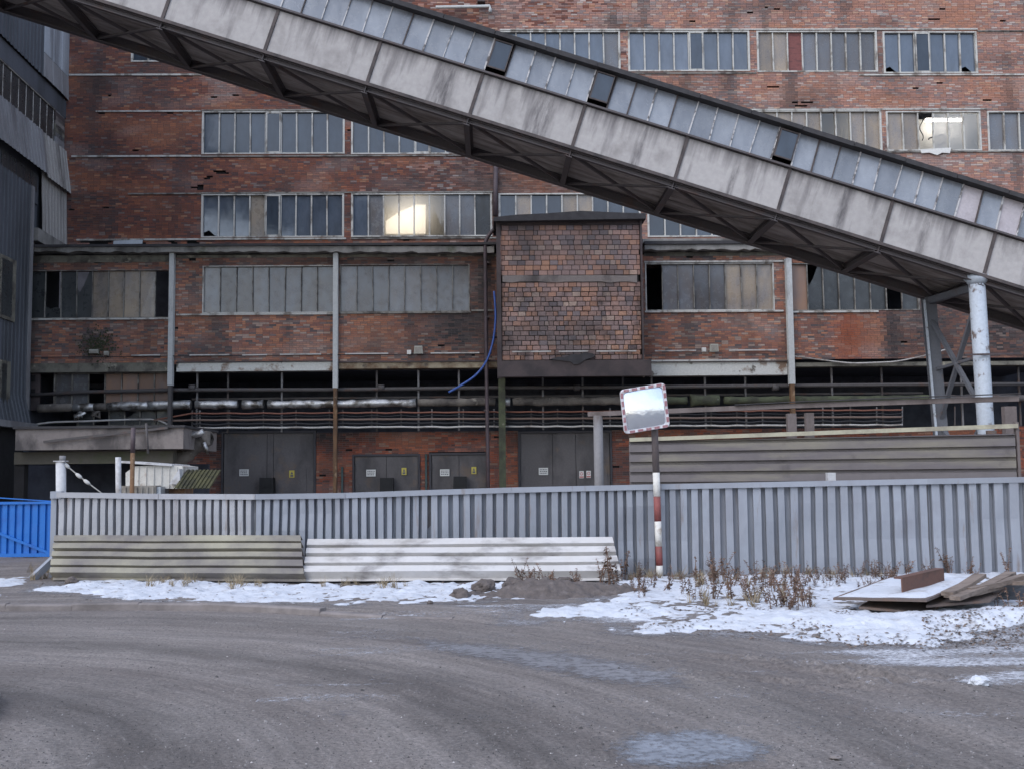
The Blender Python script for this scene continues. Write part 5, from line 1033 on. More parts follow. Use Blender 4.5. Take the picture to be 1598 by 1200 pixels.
# trestle carrying the gallery
yN, yF = D1 + .25, D1 + GW - .2
cN = P(1524, 436, yN); cF = P(1449, 470, yF)
tr = thing('support_trestle', 'pale blue steel trestle leg braced to a dark leg under the gallery', 'trestle', (cN.x, yN, 0))
lean = .12
n_ = Vector((cN.x + lean, yN, 0)); f_ = Vector((cF.x + .35, yF, 0))
cFt = Vector((cF.x, yF, cF.z)); cNt = Vector((cN.x, yN, cN.z))
lg = MB().tube([n_, n_.lerp(cNt, .5), cNt], .225, 16).build('near_leg', 'leg_blue', tr); MB().tube([cNt + Vector((0, 0, -.16)), cNt + Vector((0, 0, -.1)), cNt + Vector((0, 0, -.02)), cNt + Vector((0, 0, .1))], [.225, .27, .34, .34], 16).build('leg_cap', 'leg_blue', lg)
lf = MB().ibeam(f_, cFt + Vector((0, 0, .1)), .36, .3, .025, (0, 1, 0)).build('far_leg', 'leg_dark', tr); MB().bar(f_ + Vector((-.2, -.17, 0)), cFt + Vector((-.2, -.17, 0)), .06, .06).build('leg_edge', 'leg_blue', lf)
def lp(t, far): return (f_.lerp(cFt, t) if far else n_.lerp(cNt, t))
MB().bar(lp(1.0, True), lp(.97, False), .16, .2).build('tie_beam', 'leg_dark', tr)
for (a, b_) in ((.12, .47), (.47, .93)):
    MB().bar(lp(a, True), lp(b_, False), .12, .1).build('brace', 'leg_dark', tr); MB().bar(lp(b_, True), lp(a, False), .12, .1).build('brace', 'leg_dark', tr)
MB().bar(lp(.7, True), lp(.7, False), .08, .08).build('brace', 'leg_dark', tr)
MB().bar(lp(.70, False) + Vector((-.6, -.28, 0)), lp(.70, False) + Vector((1.0, -.28, 0.02)), .05, .05).build('stay_bar', 'brown_steel', tr)
c = lp(.4, False); MB().box(c.x - .1, c.x + .16, c.y - .3, c.y - .2, c.z - .08, c.z + .08).build('gusset', 'rusty_plate', tr)

# ================================================================== YARD BEHIND THE FENCE
# concrete canopy and ducts, left
YC = 33.0
cn_ = thing('concrete_canopy', 'stained concrete canopy beam beside the clad building', 'canopy', P(150, 722, YC))
x0, x1, z0, z1 = R(24, 668, 286, 701, YC); MB().box(x0, x1, YC, YC + 4, z0, z1).build('fascia', 'concrete_canopy', cn_)
x0b, x1b, z0b, z1b = R(22, 704, 270, 723, YC + .4); MB().box(x0b, x1b, YC + .4, YC + .8, z0b, z1b).build('lower_beam', 'concrete_low' if 'concrete_low' in M else surf('concrete_low', (0.075, 0.068, 0.055), .9, dirt=MOSS, lo=.5, hi=.65, scale=1.0, amt=.7), cn_)
x0c, x1c, z0c, z1c = R(20, 664, 288, 668, YC - .1); MB().box(x0c, x1c, YC - .1, YC + 4, z1, z1c).build('roof_edge', 'roofing', cn_)
for u in (32, 262): x = P(u, 740, YC + .6).x; MB().box(x - .15, x + .15, YC + .5, YC + .8, 0, z0b).build('pillar', 'soot', cn_)
MB().box(x0b - 1, x1b + .2, YC + 3.8, YC + 4, 0, z0b).build('rear_wall', 'interior', cn_)
MB().bar(P(68, 689, YC - .12), P(262, 667, YC - .12), .05, .07).build('stay_bar', 'pipe_dark', cn_)
dk = thing('wrapped_duct', 'mossy wrapped duct elbow at the end of the concrete canopy', 'duct', P(300, 690, YC + 1))
MB().tube([P(u, v, YC + 1) for u, v in ((284, 680), (296, 679), (310, 677), (318, 672))], [.1, .11, .1, .1], 10, .2).build('foil_wrap', 'foil', dk)
MB().tube([P(u, v, YC + 1.5) for u, v in arc([(262, 722), (282, 714), (298, 702), (313, 690), (318, 687), (322, 684)], 3)] + [P(326, 680, 41.8)], [.2, .26, .24, .28, .24, .27, .24, .25, .23, .25, .23, .25, .23, .25, .23, .24, .24], 10, .12).build('lagging', 'lagging', dk)
MB().tube([P(u, v, YC + 1.2) for u, v in ((318, 690), (322, 700), (324, 708))], [.05, .07, .03], 8, .4).build('torn_foil', 'foil', dk)
# rusty post
YR = 27.5; c = P(206, 765, YR)
rp = thing('rusty_post', 'slim post, brown above and orange rust below, by the white container', 'post', (c.x, YR, 0))
MB().tube([(c.x, YR, 0), (c.x, YR, P(206, 706, YR).z)], .055, 10).build('lower_shaft', 'rust_column', rp); MB().tube([(c.x, YR, P(206, 706, YR).z), (c.x, YR, P(206, 667, YR).z)], .057, 10).build('upper_shaft', 'pipe_purple', rp)
pipe_px('rusty_rod', [(228, 660), (231, 707)], YR + 1, .03, 'pipe_dark', 'thin dark rod hanging beside the slim rusty post', 'rod', 6)
# container
YH = 28.3
ct = thing('rusty_container', 'white rust streaked sheet metal container behind the fence', 'container', P(240, 770, YH))
def up_(u, v): p = P(u, v, YH); return (p.x, p.z)
MB().prism([up_(196, 762), up_(286, 762), up_(285, 727), up_(268, 725), up_(210, 727), up_(196, 737)], YH, YH + 1.5).build('body', 'hopper_white', ct); MB().prism([up_(268, 755), up_(284, 731), up_(286, 755)], YH - .25, YH).build('side_wing', 'post_white', ct)
MB().prism([up_(190, 722), up_(270, 727), up_(270, 724), up_(190, 718.5)], YH - .1, YH + 1.6).build('lid', 'post_white', ct)
for k in range(6): a, b_ = up_(215 + k * 12, 761), up_(217 + k * 12, 728); MB().box(a[0], b_[0], YH - .03, YH, a[1], b_[1]).build('rib', 'hopper_white', ct)
p0, p1 = up_(192, 790), up_(252, 757); MB().box(p0[0], p1[0], YH - .5, YH - .02, 0, p1[1]).build('base_box', 'tan_sheet', ct)
for k in range(7): a = up_(196 + k * 8.5, 770); MB().box(a[0], a[0] + .04, YH - .54, YH - .5, 0, p1[1] - .03).build('rib', 'tan_sheet', ct)
p0, p1 = up_(251, 771), up_(258, 757); MB().box(p0[0], p1[0], YH - .4, YH - .02, 0, p1[1] - .03).build('panel', 'sheet_zinc', ct); p0, p1 = up_(260, 775), up_(285, 764); MB().box(p0[0], p1[0], YH + .2, YH + 1, 0, p1[1] + .1).build('foot', 'rust_column', ct)
o_ = P(273, 762, YH - .4); e_ = P(302, 765, YH - .4)
hz = MB().sheet(P(271, 762, YH - .6), trap(.9, .1, .035, .5, .1), Vector((1, 0, -.02)), Vector((0, -.75, .6)), P(291, 733, YH + .2) - P(271, 762, YH - .6), .006)
tag(hz.build('striped_sheet', 'hazard_yellow', None, P(271, 762, YH - .6)), 'leaning corrugated sheet with faded yellow and dark ribs', 'sheet')

# ------------------------------------------------------------------ grey corrugated fence
FPX = [(88, 899), (250, 900), (400, 900), (540, 899), (668, 897.5), (800, 896), (985, 893.5), (1100, 893), (1300, 893), (1450, 893), (1640, 893)]
FTOP = [769, 771.5, 772, 770, 765.5, 761.5, 757.5, 755, 751, 748, 744.5]
fp = [G(u, v, .11) for u, v in FPX]
def fence_pt(u):                                     # ground point of the fence under photo column u
    for i in range(len(FPX) - 1):
        if FPX[i][0] <= u <= FPX[i + 1][0]:
            d = ray(u, 860); a, b_ = fp[i], fp[i + 1]; e = b_ - a
            den = d.x * e.y - d.y * e.x; s = (d.y * (a.x - 0) - d.x * (a.y - 0)) / den
            return a + e * s
    return fp[0] if u < 88 else fp[-1]
def ftop(u): p = fence_pt(u); v = np.interp(u, [q[0] for q in FPX], FTOP); return P(u, v, p.y).z
fence = thing('corrugated_fence', 'long grey blue corrugated metal fence along the roadside snow', 'fence', (fp[3].x, fp[3].y, .1))
uu = [90, 128, 166, 204, 242, 280, 318, 356, 395, 450, 505, 560, 613, 667, 735, 803, 871, 930, 988, 1056, 1125, 1190, 1228, 1305, 1390, 1470, 1545, 1640]
for i in range(len(uu) - 1):
    a, b_ = fence_pt(uu[i]), fence_pt(uu[i + 1]); U = (b_ - a); U.z = 0; L = U.length; U.normalize(); N = Vector((U.y, -U.x, 0))
    ppx = 11.9 if uu[i] < 390 else (14 if uu[i] < 660 else np.interp(uu[i], [660, 985, 986, 1640], [15.3, 16.6, 19, 21.5]))
    nr = max(1, round((uu[i + 1] - uu[i]) / ppx)); pt = L / nr
    zt = (ftop(uu[i]) + ftop(uu[i + 1])) / 2 - .05; o0 = Vector((a.x, a.y, .06)); tl = random.uniform(-.012, .012)
    MB().sheet(o0 - N * .05 + N * random.uniform(0, .015), trap(L + .03, pt, .125, .60, .035), U, N, Vector((U.x * tl, U.y * tl, zt - .06 + random.uniform(-.015, .01))), .003, .045).build('sheet', 'fence_pale' if uu[i] < 390 else 'fence_paint', fence)
for i in range(len(FPX) - 1):
    a, b_ = fp[i], fp[i + 1]; N = Vector(((b_ - a).y, -(b_ - a).x, 0)).normalized(); a2 = Vector((a.x, a.y, ftop(FPX[i][0]) - .03)) + N * .04; b2 = Vector((b_.x, b_.y, ftop(FPX[i + 1][0]) - .03)) + N * .04
    MB().bar(a2, b2, .17, .095).build('top_rail', 'fence_paint' if FPX[i][0] > 300 else 'fence_pale', fence); MB().bar(a2 - Vector((0, 0, .9)) - N * .16, b2 - Vector((0, 0, .9)) - N * .16, .06, .06).build('rear_rail', 'post_grey', fence)
    MB().box(b_.x - .05, b_.x + .05, b_.y + .04, b_.y + .14, 0, ftop(FPX[i + 1][0]) - .1).build('post', 'post_grey', fence)
a = fp[0]; MB().bar((a.x - .06, a.y, 0), (a.x - .06, a.y, ftop(88)), .1, .12).build('end_post', 'fence_paint', fence); MB().bar((a.x - .02, a.y - .05, .45), (a.x - .28, a.y - .4, .1), .1, .12).build('end_stay', 'fence_paint', fence)
MB().bar((a.x - .1, a.y - .06, ftop(88) - .03), (a.x + .1, a.y - .06, ftop(88) - .03), .14, .13).build('rail_cap', 'fence_paint', fence)

# white posts with stay wire behind the fence
YP = 20.8
def wpost(u, v0, wpx, label, cap):
    c = P(u, 770, YP); zt = P(u, v0, YP).z; t = thing('white_post', label, 'post', (c.x, YP, 0)); r = wpx / 2 / F * YP
    MB().tube([(c.x, YP, 0), (c.x, YP, zt * .6), (P(u - 1, v0, YP).x, YP, zt)], r, 14).build('shaft', 'post_white', t)
    x = P(u - 1, v0, YP).x
    if cap: MB().tube([(x + .03, YP, zt - .0), (x + .03, YP, zt + .1)], r * .62, 12).build('cap', 'post_grey', t); MB().box(x - r * 1.15, x + r * 1.15, YP - r * 1.1, YP + r * 1.1, zt - .012, zt + .008).build('cap_plate', 'post_white', t)
    return c.x, zt
xa, za = wpost(96, 719, 15, 'thick white post at the left end of the grey fence', True); xb, zb = wpost(185.5, 713, 8.5, 'thin white post beside the rust streaked container', False)
wr = thing('stay_wire', 'slack wire with insulators from the thick white post', 'wire', P(105, 725, YP)); wp = [P(u, v, YP) for u, v in arc([(104, 726), (123, 742), (140, 755), (160, 770)], 4)]
MB().tube(wp, .013, 6).build('wire', 'wire', wr)
for k in (0, 4, 7): c = wp[k]; e = wp[k + 1] - wp[k]; e.normalize(); MB().tube([c - e * .07, c - e * .03, c + e * .03, c + e * .07], [.02, .036, .036, .02], 8).build('insulator', 'insulator', wr)

# blue gate
YB = 26.2
bg_ = thing('blue_gate', 'bright blue corrugated metal gate at the left edge', 'gate', P(40, 870, YB))
a, b_ = P(-60, 868, YB), P(83, 868, YB - .1); zt, zb_ = P(40, 782, YB).z, P(40, 867, YB).z; U = (b_ - a); U.z = 0; L = U.length; U.normalize(); N = Vector((U.y, -U.x, 0))
npan = 4
for k in range(npan):
    MB().sheet(a + U * (L * k / npan) + Vector((0, 0, zb_ - a.z + .06)), trap(L / npan, L / npan / 3, .05, .62, .05), U, N, (0, 0, zt - zb_ - .1), .003, .01).build('sheet', 'gate_blue', bg_)
def gp(s, z): q = a + U * s; return Vector((q.x, q.y, z)) + N * .07
MB().bar(gp(0, zb_ + .03), gp(L, zb_ + .03), .06, .08).build('bottom_rail', 'gate_blue', bg_); MB().bar(gp(0, zt - .03), gp(L, zt - .03), .06, .06).build('top_rail', 'gate_blue', bg_); MB().bar(gp(0, P(-60, 808, YB).z), gp(L - .05, P(83, 862, YB).z), .04, .06).build('diagonal_brace', 'gate_blue', bg_); MB().bar(gp(0, zt + .16), gp(L, zt - .0), .02, .025).build('stay_rod', 'gate_blue', bg_); MB().bar(gp(L - .02, zb_), gp(L - .02, zt), .06, .06).build('end_stile', 'gate_blue', bg_)

# ------------------------------------------------------------------ sheets leaning on the fence
def leaning(name, ub0, ub1, vb, ut0, ut1, vt, mat, label, nr, fwd_off, ridge):
    B0, B1 = G(ub0, vb[0], .12), G(ub1, vb[1], .12)
    yt0, yt1 = fence_pt(max(ut0, 92)).y - .12, fence_pt(ut1).y - .12
    T0, T1 = P(ut0, vt[0], yt0), P(ut1, vt[1], yt1)
    U = (B1 - B0); L = U.length; U.normalize(); Hv = (T0 - B0); H = Hv.length; Hn = Hv.normalized(); N = U.cross(Hn).normalized()
    if N.y > 0: N = -N
    pr = [(x, -d) for x, d in trap(H, H / nr, .07, ridge, .07)]
    o = MB().sheet(B0, [(x, d + .0) for x, d in trap(H, H / nr, .15, ridge, .03, 0)], Hn, N, U * L, .004, .02).build(name, mat, None, B0)
    return tag(o, label, 'metal sheet')
leaning('leaning_sheet', 82, 478, (904, 907), 90, 478, (842, 846), 'sheet_yellow', 'yellowish grey ribbed metal sheet leaning on the fence at left', 5, .4, .70)
leaning('leaning_sheet', 474, 970, (906.5, 905), 482, 973, (850, 843), 'sheet_white', 'whitish ribbed metal sheet leaning on the fence in the middle', 4, .4, .66)

# ------------------------------------------------------------------ ribbed barrier and its frame
YL_, YR_ = 25.6, 22.6
br = thing('ribbed_barrier', 'brown grey barrier of horizontally ribbed sheet above the fence at right', 'barrier', P(1290, 760, 24))
A0, A1 = P(984, 752, YL_), P(1588, 748, YR_); T0, T1 = P(984, 684, YL_), P(1588, 662, YR_)
U = A1 - A0; U.z = 0; L = U.length; U.normalize(); N = Vector((U.y, -U.x, 0)); Hh = T0.z - A0.z
NS = 1
for k in range(NS):
    o0 = A0.lerp(A1, k / NS); t0 = T0.lerp(T1, k / NS); o1 = A0.lerp(A1, (k + 1) / NS) ; t1 = T0.lerp(T1, (k + 1) / NS)
    hgt = t0.z - o0.z; low = .3
    MB().sheet(Vector((o0.x, o0.y, o0.z - low)), trap(hgt + low - .06, (hgt + low) / 5.6, .085, .70, .04), (0, 0, 1), N, (o1 - o0) * (.998), .004, .012).build('sheet', 'barrier_sheet', br)
MB().bar(T0 + N * .05 - Vector((0, 0, .03)), T1 + N * .05 - Vector((0, 0, .03)), .12, .09).build('top_cap', 'barrier_top', br)
c = A1 + U * .04; MB().box(c.x - .03, c.x + .03, c.y - .02, c.y + .1, 0, T1.z + .05).build('end_post', 'post_brown', br); c = A0 - U * .0; MB().box(c.x - .0, c.x + .06, c.y + .06, c.y + .16, 0, T0.z - .05).build('end_post', 'post_brown', br)
c = P(1297, 745, 21.9); MB().box(c.x - .08, c.x + .08, 21.85, 22.0, .1, P(1297, 737, 21.9).z).build('stub', 'post_white', br)
fr = thing('railing', 'brown steel rail on posts standing behind the ribbed barrier', 'railing', P(1260, 760, 25))
def yf(u): return float(np.interp(u, [920, 1590], [26.4, 23.2]))
for u, v0, w_, mt in ((934, 648, .2, 'post_grey'), (1236, 645, .2, 'post_brown'), (1264, 644, .18, 'post_brown'), (1577, 634, .26, 'post_brown')):
    c = P(u, 700, yf(u)); zt = P(u, v0, yf(u)).z
    if u == 934: MB().tube([(c.x, c.y, 0), (c.x, c.y, zt)], .115, 14).build('post', mt, fr)
    else: MB().ibeam((c.x, c.y, 0), (c.x, c.y, zt), .14, w_, .02, (1, 0, 0)).build('post', mt, fr); MB().box(c.x - w_ / 2, c.x + w_ / 2, c.y - .09, c.y - .07, 0, zt).build('post_flange', mt, fr)
r = [P(u, v, yf(u)) for u, v in ((918, 646), (1050, 641), (1145, 637), (1240, 633), (1450, 626), (1590, 622))]
for i in range(len(r) - 1): MB().bar(r[i], r[i + 1], .12, .11).build('rail', 'post_brown', fr)
for i in range(2, len(r) - 1): MB().bar(r[i] + Vector((0, -.1, .075 + (i - 2) * .01)), r[i + 1] + Vector((0, -.1, .085 + (i - 2) * .01)), .1, .02).build('rail_flange', 'roofing', fr)

# ================================================================== ROAD MIRROR
pb = G(1029.5, 896.5, .10); pt_ = P(1021.5, 668, pb.y + .02); axis = (pt_ - pb)
mr_ = thing('traffic_mirror', 'square convex road mirror with red and white frame on striped post', 'mirror', pb)
def pv(v): t = (pb.z + 0) ; z = P(1025, v, pb.y).z; k = (z - pb.z) / axis.z; return pb + axis * k
PR = .062
for v0, v1, mt, nm in ((899, 882, 'band_white', 'white_band'), (882, 852, 'band_red', 'red_band'), (852, 813, 'band_white', 'white_band'), (813, 774, 'band_red', 'red_band'), (774, 737, 'band_white', 'white_band'), (737, 610, 'pole_brown', 'upper_pole')):
    MB().tube([pv(v0), pv((v0 + v1) / 2), pv(v1)], PR, 16).build(nm, mt, mr_)
ym = pb.y - .16
cor = [P(u, v, ym) for u, v in ((966.5, 609), (1037, 597), (1045, 666), (974, 677))]
cen = sum(cor, Vector()) / 4; ux = ((cor[1] - cor[0]) + (cor[2] - cor[3])).normalized(); uz = ((cor[0] - cor[3]) + (cor[1] - cor[2])).normalized(); un = ux.cross(uz).normalized()
un = (un + Vector((0, 0, -.06))).normalized(); hw = ((cor[1] - cor[0]).length + (cor[2] - cor[3]).length) / 4; hh = ((cor[0] - cor[3]).length + (cor[1] - cor[2]).length) / 4
if un.y > 0: un = -un
def rr_pts(w_, h_, r_, n=5):
    out = []
    for cx, cz, a0 in ((w_ - r_, h_ - r_, 0), (-w_ + r_, h_ - r_, 90), (-w_ + r_, -h_ + r_, 180), (w_ - r_, -h_ + r_, 270)):
        for k in range(n + 1): a = math.radians(a0 + 90 * k / n); out.append((cx + r_ * math.cos(a), cz + r_ * math.sin(a)))
    return out
def mpnt(x, z, d): return cen + ux * x + uz * z + un * d
ou, inn = rr_pts(hw, hh, .075), rr_pts(hw * .86, hh * .86, .05); n = len(ou); vs_ = []; fs = []
prof = ((ou, 0), (ou, .05), (rr_pts(hw * .97, hh * .97, .07), .065), (inn, .06), (inn, 0))
for pts, d in prof: vs_ += [mpnt(x, z, d) for x, z in pts]
for r_ in range(len(prof) - 1):
    for k in range(n): fs.append((r_ * n + k, r_ * n + (k + 1) % n, (r_ + 1) * n + (k + 1) % n, (r_ + 1) * n + k))
f = MB().add(vs_, fs); f.smooth = False; f.build('frame', 'mirror_frame', mr_)
vs_ = [mpnt(x, z, -.02) for x, z in ou]; MB().add(vs_ + [mpnt(x, z, .0) for x, z in ou], [tuple(range(n))[::-1]] + [(k, (k + 1) % n, n + (k + 1) % n, n + k) for k in range(n)]).build('back_shell', 'post_grey', mr_)
g_ = 18; vs_ = []; fs = []
for i in range(g_ + 1):
    for k in range(g_ + 1):
        x, z = (k / g_ * 2 - 1), (i / g_ * 2 - 1); x2, z2 = x * hw * .865, z * hh * .865; vs_.append(mpnt(x2, z2, .012 + .055 * (1 - (x * x + z * z) / 2)))
for i in range(g_):
    for k in range(g_): q = i * (g_ + 1) + k; fs.append((q, q + 1, q + g_ + 2, q + g_ + 1))
mf = MB().add(vs_, fs); mf.smooth = True; mf.build('mirror_face', 'mirror_glass', mr_)
for side in range(4):
    for k in range(5):
        t = -0.72 + k * .36; w_ = .046
        if side == 0: c, e1, e2 = (t * hw, hh * .93), w_, hh * .055
        elif side == 1: c, e1, e2 = (t * hw + .03, -hh * .93), w_, hh * .055
        elif side == 2: c, e1, e2 = (-hw * .93, t * hh), hw * .055, w_
        else: c, e1, e2 = (hw * .93, t * hh + .03), hw * .055, w_
        q = [mpnt(c[0] + a * e1, c[1] + b_ * e2, d) for d in (.06, .069) for a, b_ in ((-1, -1), (1, -1), (1, 1), (-1, 1))]
        MB().add(q, [(0, 3, 2, 1), (4, 5, 6, 7), (0, 1, 5, 4), (1, 2, 6, 5), (2, 3, 7, 6), (3, 0, 4, 7)]).build('red_mark', 'mirror_red', mr_)
MB().bar(pv(640) + Vector((0, -.1, 0)), pv(640) + Vector((0, .08, 0)), .12, .14).build('clamp', 'post_grey', mr_)

# ================================================================== SCRAP, SOIL AND WEEDS
def onz(u, v, z): return G(u, v, z)
ca = [onz(1300, 932, .26), onz(1446, 935, .30), onz(1530, 900, .42), onz(1384, 901, .36)]
def slab(c4_, t, name, mat, label, cat, parent=None):
    dn = Vector((0, 0, -t)); q = [p + dn for p in c4_] + list(c4_)
    o = MB().add(q, [(0, 3, 2, 1), (4, 5, 6, 7), (0, 1, 5, 4), (1, 2, 6, 5), (2, 3, 7, 6), (3, 0, 4, 7)]).build(name, mat, parent, q[0] if parent is None else (0, 0, 0))
    if parent is None: tag(o, label, cat)
    return o
pla = slab(ca, .03, 'steel_plate', 'rusty_plate', 'large snow covered steel plate on the scrap pile at right', 'plate')
# snow lying on the plate
def bil(s, t): return ca[0].lerp(ca[1], s).lerp(ca[3].lerp(ca[2], s), t)
N_ = 28; vs_ = []; fs = []
for i in range(N_ + 1):
    for k in range(N_ + 1):
        s, t = i / N_, k / N_; e = min(s, 1 - s, t, 1 - t); p = bil(.02 + .96 * s, .03 + .94 * t); hgt = .035 * float(sstep(0, .10, np.array(e))) + .012 * mnoise.noise(p * 3) - .004; vs_.append((p.x, p.y, p.z + hgt))
for i in range(N_):
    for k in range(N_): q = i * (N_ + 1) + k; fs.append((q, q + N_ + 1, q + N_ + 2, q + 1))
m_ = MB().add(vs_, fs); m_.smooth = True; tag(m_.build('snow_cover', 'snow'), 'snow lying on the large steel plate', 'snow', kind='stuff')
cb = [onz(1340, 946, .16), onz(1450, 955, .12), onz(1500, 920, .24), onz(1390, 915, .22)]; slab(cb, .03, 'steel_plate', 'rusty_plate', 'dark steel plate lying under the snow covered one', 'plate')
cc = [onz(1445, 944, .2), onz(1545, 936, .24), onz(1580, 908, .34), onz(1480, 914, .32)]; slab(cc, .03, 'steel_plate', 'rusty_plate', 'bent brown steel plate in the middle of the scrap pile', 'plate')
cd_ = [onz(1552, 929, .2), onz(1640, 931, .2), onz(1640, 903, .42), onz(1562, 903, .42)]; slab(cd_, .05, 'steel_plate', 'clad_dark', 'dark bluish steel plate tipped down at the right edge', 'plate')
p, q = onz(1408, 927, .31), onz(1473, 911, .36)
ch = thing('steel_channel', 'rust brown steel channel lying on the snow covered plate', 'channel', p); e = (q - p).normalized(); s_ = e.cross(Vector((0, 0, 1))).normalized()
MB().bar(p + Vector((0, 0, .1)), q + Vector((0, 0, .1)), .02, .2).build('web', 'channel_rust', ch); MB().bar(p + Vector((0, 0, .205)) - s_ * .05, q + Vector((0, 0, .205)) - s_ * .05, .12, .02).build('flange', 'channel_rust', ch); MB().bar(p - s_ * .05 + Vector((0, 0, .01)), q - s_ * .05 + Vector((0, 0, .01)), .12, .02).build('flange', 'channel_rust', ch)
for k, (a, b_, z0, z1, w_, h_) in enumerate((((1478, 926), (1530, 897), .34, .5, .16, .05), ((1490, 933), (1578, 894), .30, .5, .14, .05), ((1484, 930), (1555, 914), .31, .36, .2, .04), ((1560, 908), (1640, 903), .40, .46, .3, .05), ((1510, 920), (1600, 898), .36, .48, .12, .06))):
    p, q = onz(*a, z0), onz(*b_, z1); bo = MB(); m1_ = p.lerp(q, .5) + Vector((0, 0, -.02)); bo.bar(p, m1_, w_, h_); bo.bar(m1_, q, w_, h_ * .98)
    tag(bo.build('old_board', 'old_wood', None, p), ['grey weathered board beside the rusty channel', 'long weathered board slanting up to the right on the scrap pile', 'flat weathered board in front of the slanting boards', 'wide weathered board at the right end of the scrap pile', 'rearmost weathered board on the scrap pile'][k], 'board')
for k, (u, v, sz) in enumerate(((1400, 935, .12), (1500, 930, .14), (1600, 930, .13))):
    c = onz(u, v, .1); bm_ = bmesh.new(); bmesh.ops.create_icosphere(bm_, subdivisions=2, radius=1)
    for vv in bm_.verts: vv.co = Vector((vv.co.x * 2.6 * sz, vv.co.y * 1.6 * sz, vv.co.z * sz)) * (1 + .3 * mnoise.noise(vv.co * 2 + Vector((k * 7, 0, 0))))
    me = bpy.data.meshes.new('support_block'); bm_.to_mesh(me); bm_.free(); me.materials.append(M['soil']); o = link('support_block', me); o.location = (c.x, c.y + .25, .16); tag(o, ['dark lump of rubble under the front of the plates', 'dark lump of rubble under the bent plate', 'dark lump of rubble at the right frame edge'][k], 'rubble')
# soil heap
hc = G(850, 935, .02); hx = np.linspace(-2.1, 2.1, 130); hy = np.linspace(-.75, .75, 60)
hl, hr = G(715, 938, .02), G(1010, 930, .06)
def heap_t(X, Y):
    x, y = X - hc.x, Y - hc.y - .12
    return .27 * np.exp(-(x / .85) ** 2 - (y / .36) ** 2) + .13 * np.exp(-((x - 1.0) / .5) ** 2 - ((y - .15) / .3) ** 2) + .07 * fb(X, Y, 3.5, 4, 91) + .05 * fb(X, Y, 11, 3, 95) - .05
V, Fq = grid_mesh(hc.x + hx, hc.y + hy, lambda X, Y: gh(X, Y) + heap_t(X, Y), lambda X, Y, Z: heap_t(X, Y) > -.01)
o = link('soil_heap', np_mesh('soil_heap', V - np.array([hc.x, hc.y, 0]), Fq, 'soil')); o.location = (hc.x, hc.y, 0); tag(o, 'low heap of dark frozen soil spilling over the kerb', 'soil heap')
def clod(u, v, s, label, sd_, mat='soil', name='clod', cat='clod', sq=.8):
    c = G(u, v, .05); bm_ = bmesh.new(); bmesh.ops.create_icosphere(bm_, subdivisions=3, radius=1)
    for vv in bm_.verts: k = 1 + .38 * mnoise.noise(vv.co * 1.6 + Vector((sd_ * 5.3, 0, 0))) + .16 * mnoise.noise(vv.co * 5 + Vector((sd_, 3, 0))); vv.co = Vector((vv.co.x * s * 1.2, vv.co.y * s, vv.co.z * s * sq)) * k
    me = bpy.data.meshes.new(name); bm_.to_mesh(me); bm_.free(); me.materials.append(M[mat]); o = link(name, me); o.location = (c.x, c.y, gz(c.x, c.y) + s * .45); tag(o, label, cat)
clod(718, 936, .12, 'leftmost dark clod of soil at the edge of the snow', 1); clod(756, 926, .15, 'pointed dark clod of soil left of the heap', 2); clod(802, 921, .14, 'rough clod on the left shoulder of the soil heap', 3); clod(881, 919, .13, 'round clod on top of the soil heap under the weeds', 4); clod(862, 914, .09, 'small clod behind the top of the soil heap', 5); clod(671, 946, .04, 'tiny dark clod on the road left of the heap', 6)
clod(112, 913, .09, 'dark clod in the snow by the left sheet', 7); clod(1528, 1061, .075, 'small lump of dirty snow on the road at right', 8, 'snow', 'snow_lump', 'snow', .7); clod(1348, 978, .05, 'little snowball at the edge of the right snowbank', 9, 'snow', 'snow_lump', 'snow')
clod(1304, 1172, .035, 'pale flat stone on the road near the bottom edge', 10, 'kerb', 'stone', 'stone', .4)
# weeds
def weed_mesh(sd_, H, kind):
    r_ = random.Random(sd_); mb = MB()
    for s in range(r_.randint(2, 4) if kind else r_.randint(18, 30)):
        a = r_.random() * 6.28; ln = r_.choice((.06, .15, .3, .3, .55)) if kind else r_.uniform(.3, .9); bx, by = r_.gauss(0, .022), r_.gauss(0, .022); h_ = H * r_.uniform(.55, 1.05)
        n = 5; pts = [Vector((bx + math.cos(a) * ln * h_ * (k / n) ** 1.6, by + math.sin(a) * ln * h_ * (k / n) ** 1.6, h_ * (k / n) * (1 - (0 if kind else .25 * ln * k / n)))) for k in range(n + 1)]
        if kind:
            mb.tube(pts, [.0075, .007, .006, .005, .004, .003], 4)
            for t in range(int(26 * h_ / .5)):
                k = r_.uniform(.25, 1.0); i = min(int(k * n), n - 1); c = pts[i].lerp(pts[i + 1], k * n - i); b = r_.random() * 6.28; L = r_.uniform(.03, .075) * (1.25 - k * .5); dz = r_.uniform(-.035, .02); w_ = L * .32
                d = Vector((math.cos(b), math.sin(b), 0)); sd2 = Vector((-math.sin(b), math.cos(b), r_.uniform(-.6, .6))) * w_
                mb.add([c, c + d * L * .5 + sd2 + Vector((0, 0, dz * .3)), c + d * L + Vector((0, 0, dz)), c + d * L * .5 - sd2 + Vector((0, 0, dz * .3))], [(0, 1, 2, 3)])
        else:
            for k in range(n):
                w_ = .004 * (1 - k / n) + .0008; o = Vector((-math.sin(a), math.cos(a), 0)) * w_; mb.add([pts[k] - o, pts[k] + o, pts[k + 1] + o * .7, pts[k + 1] - o * .7], [(0, 1, 2, 3)])
    me = bpy.data.meshes.new('weed'); me.from_pydata(mb.v, [], mb.f); me.materials.append(M['weed' if kind else 'dry_grass']); me.update(); return me
WM = [weed_mesh(100 + i, .5, True) for i in range(9)]; GM = [weed_mesh(200 + i, .22, False) for i in range(6)]
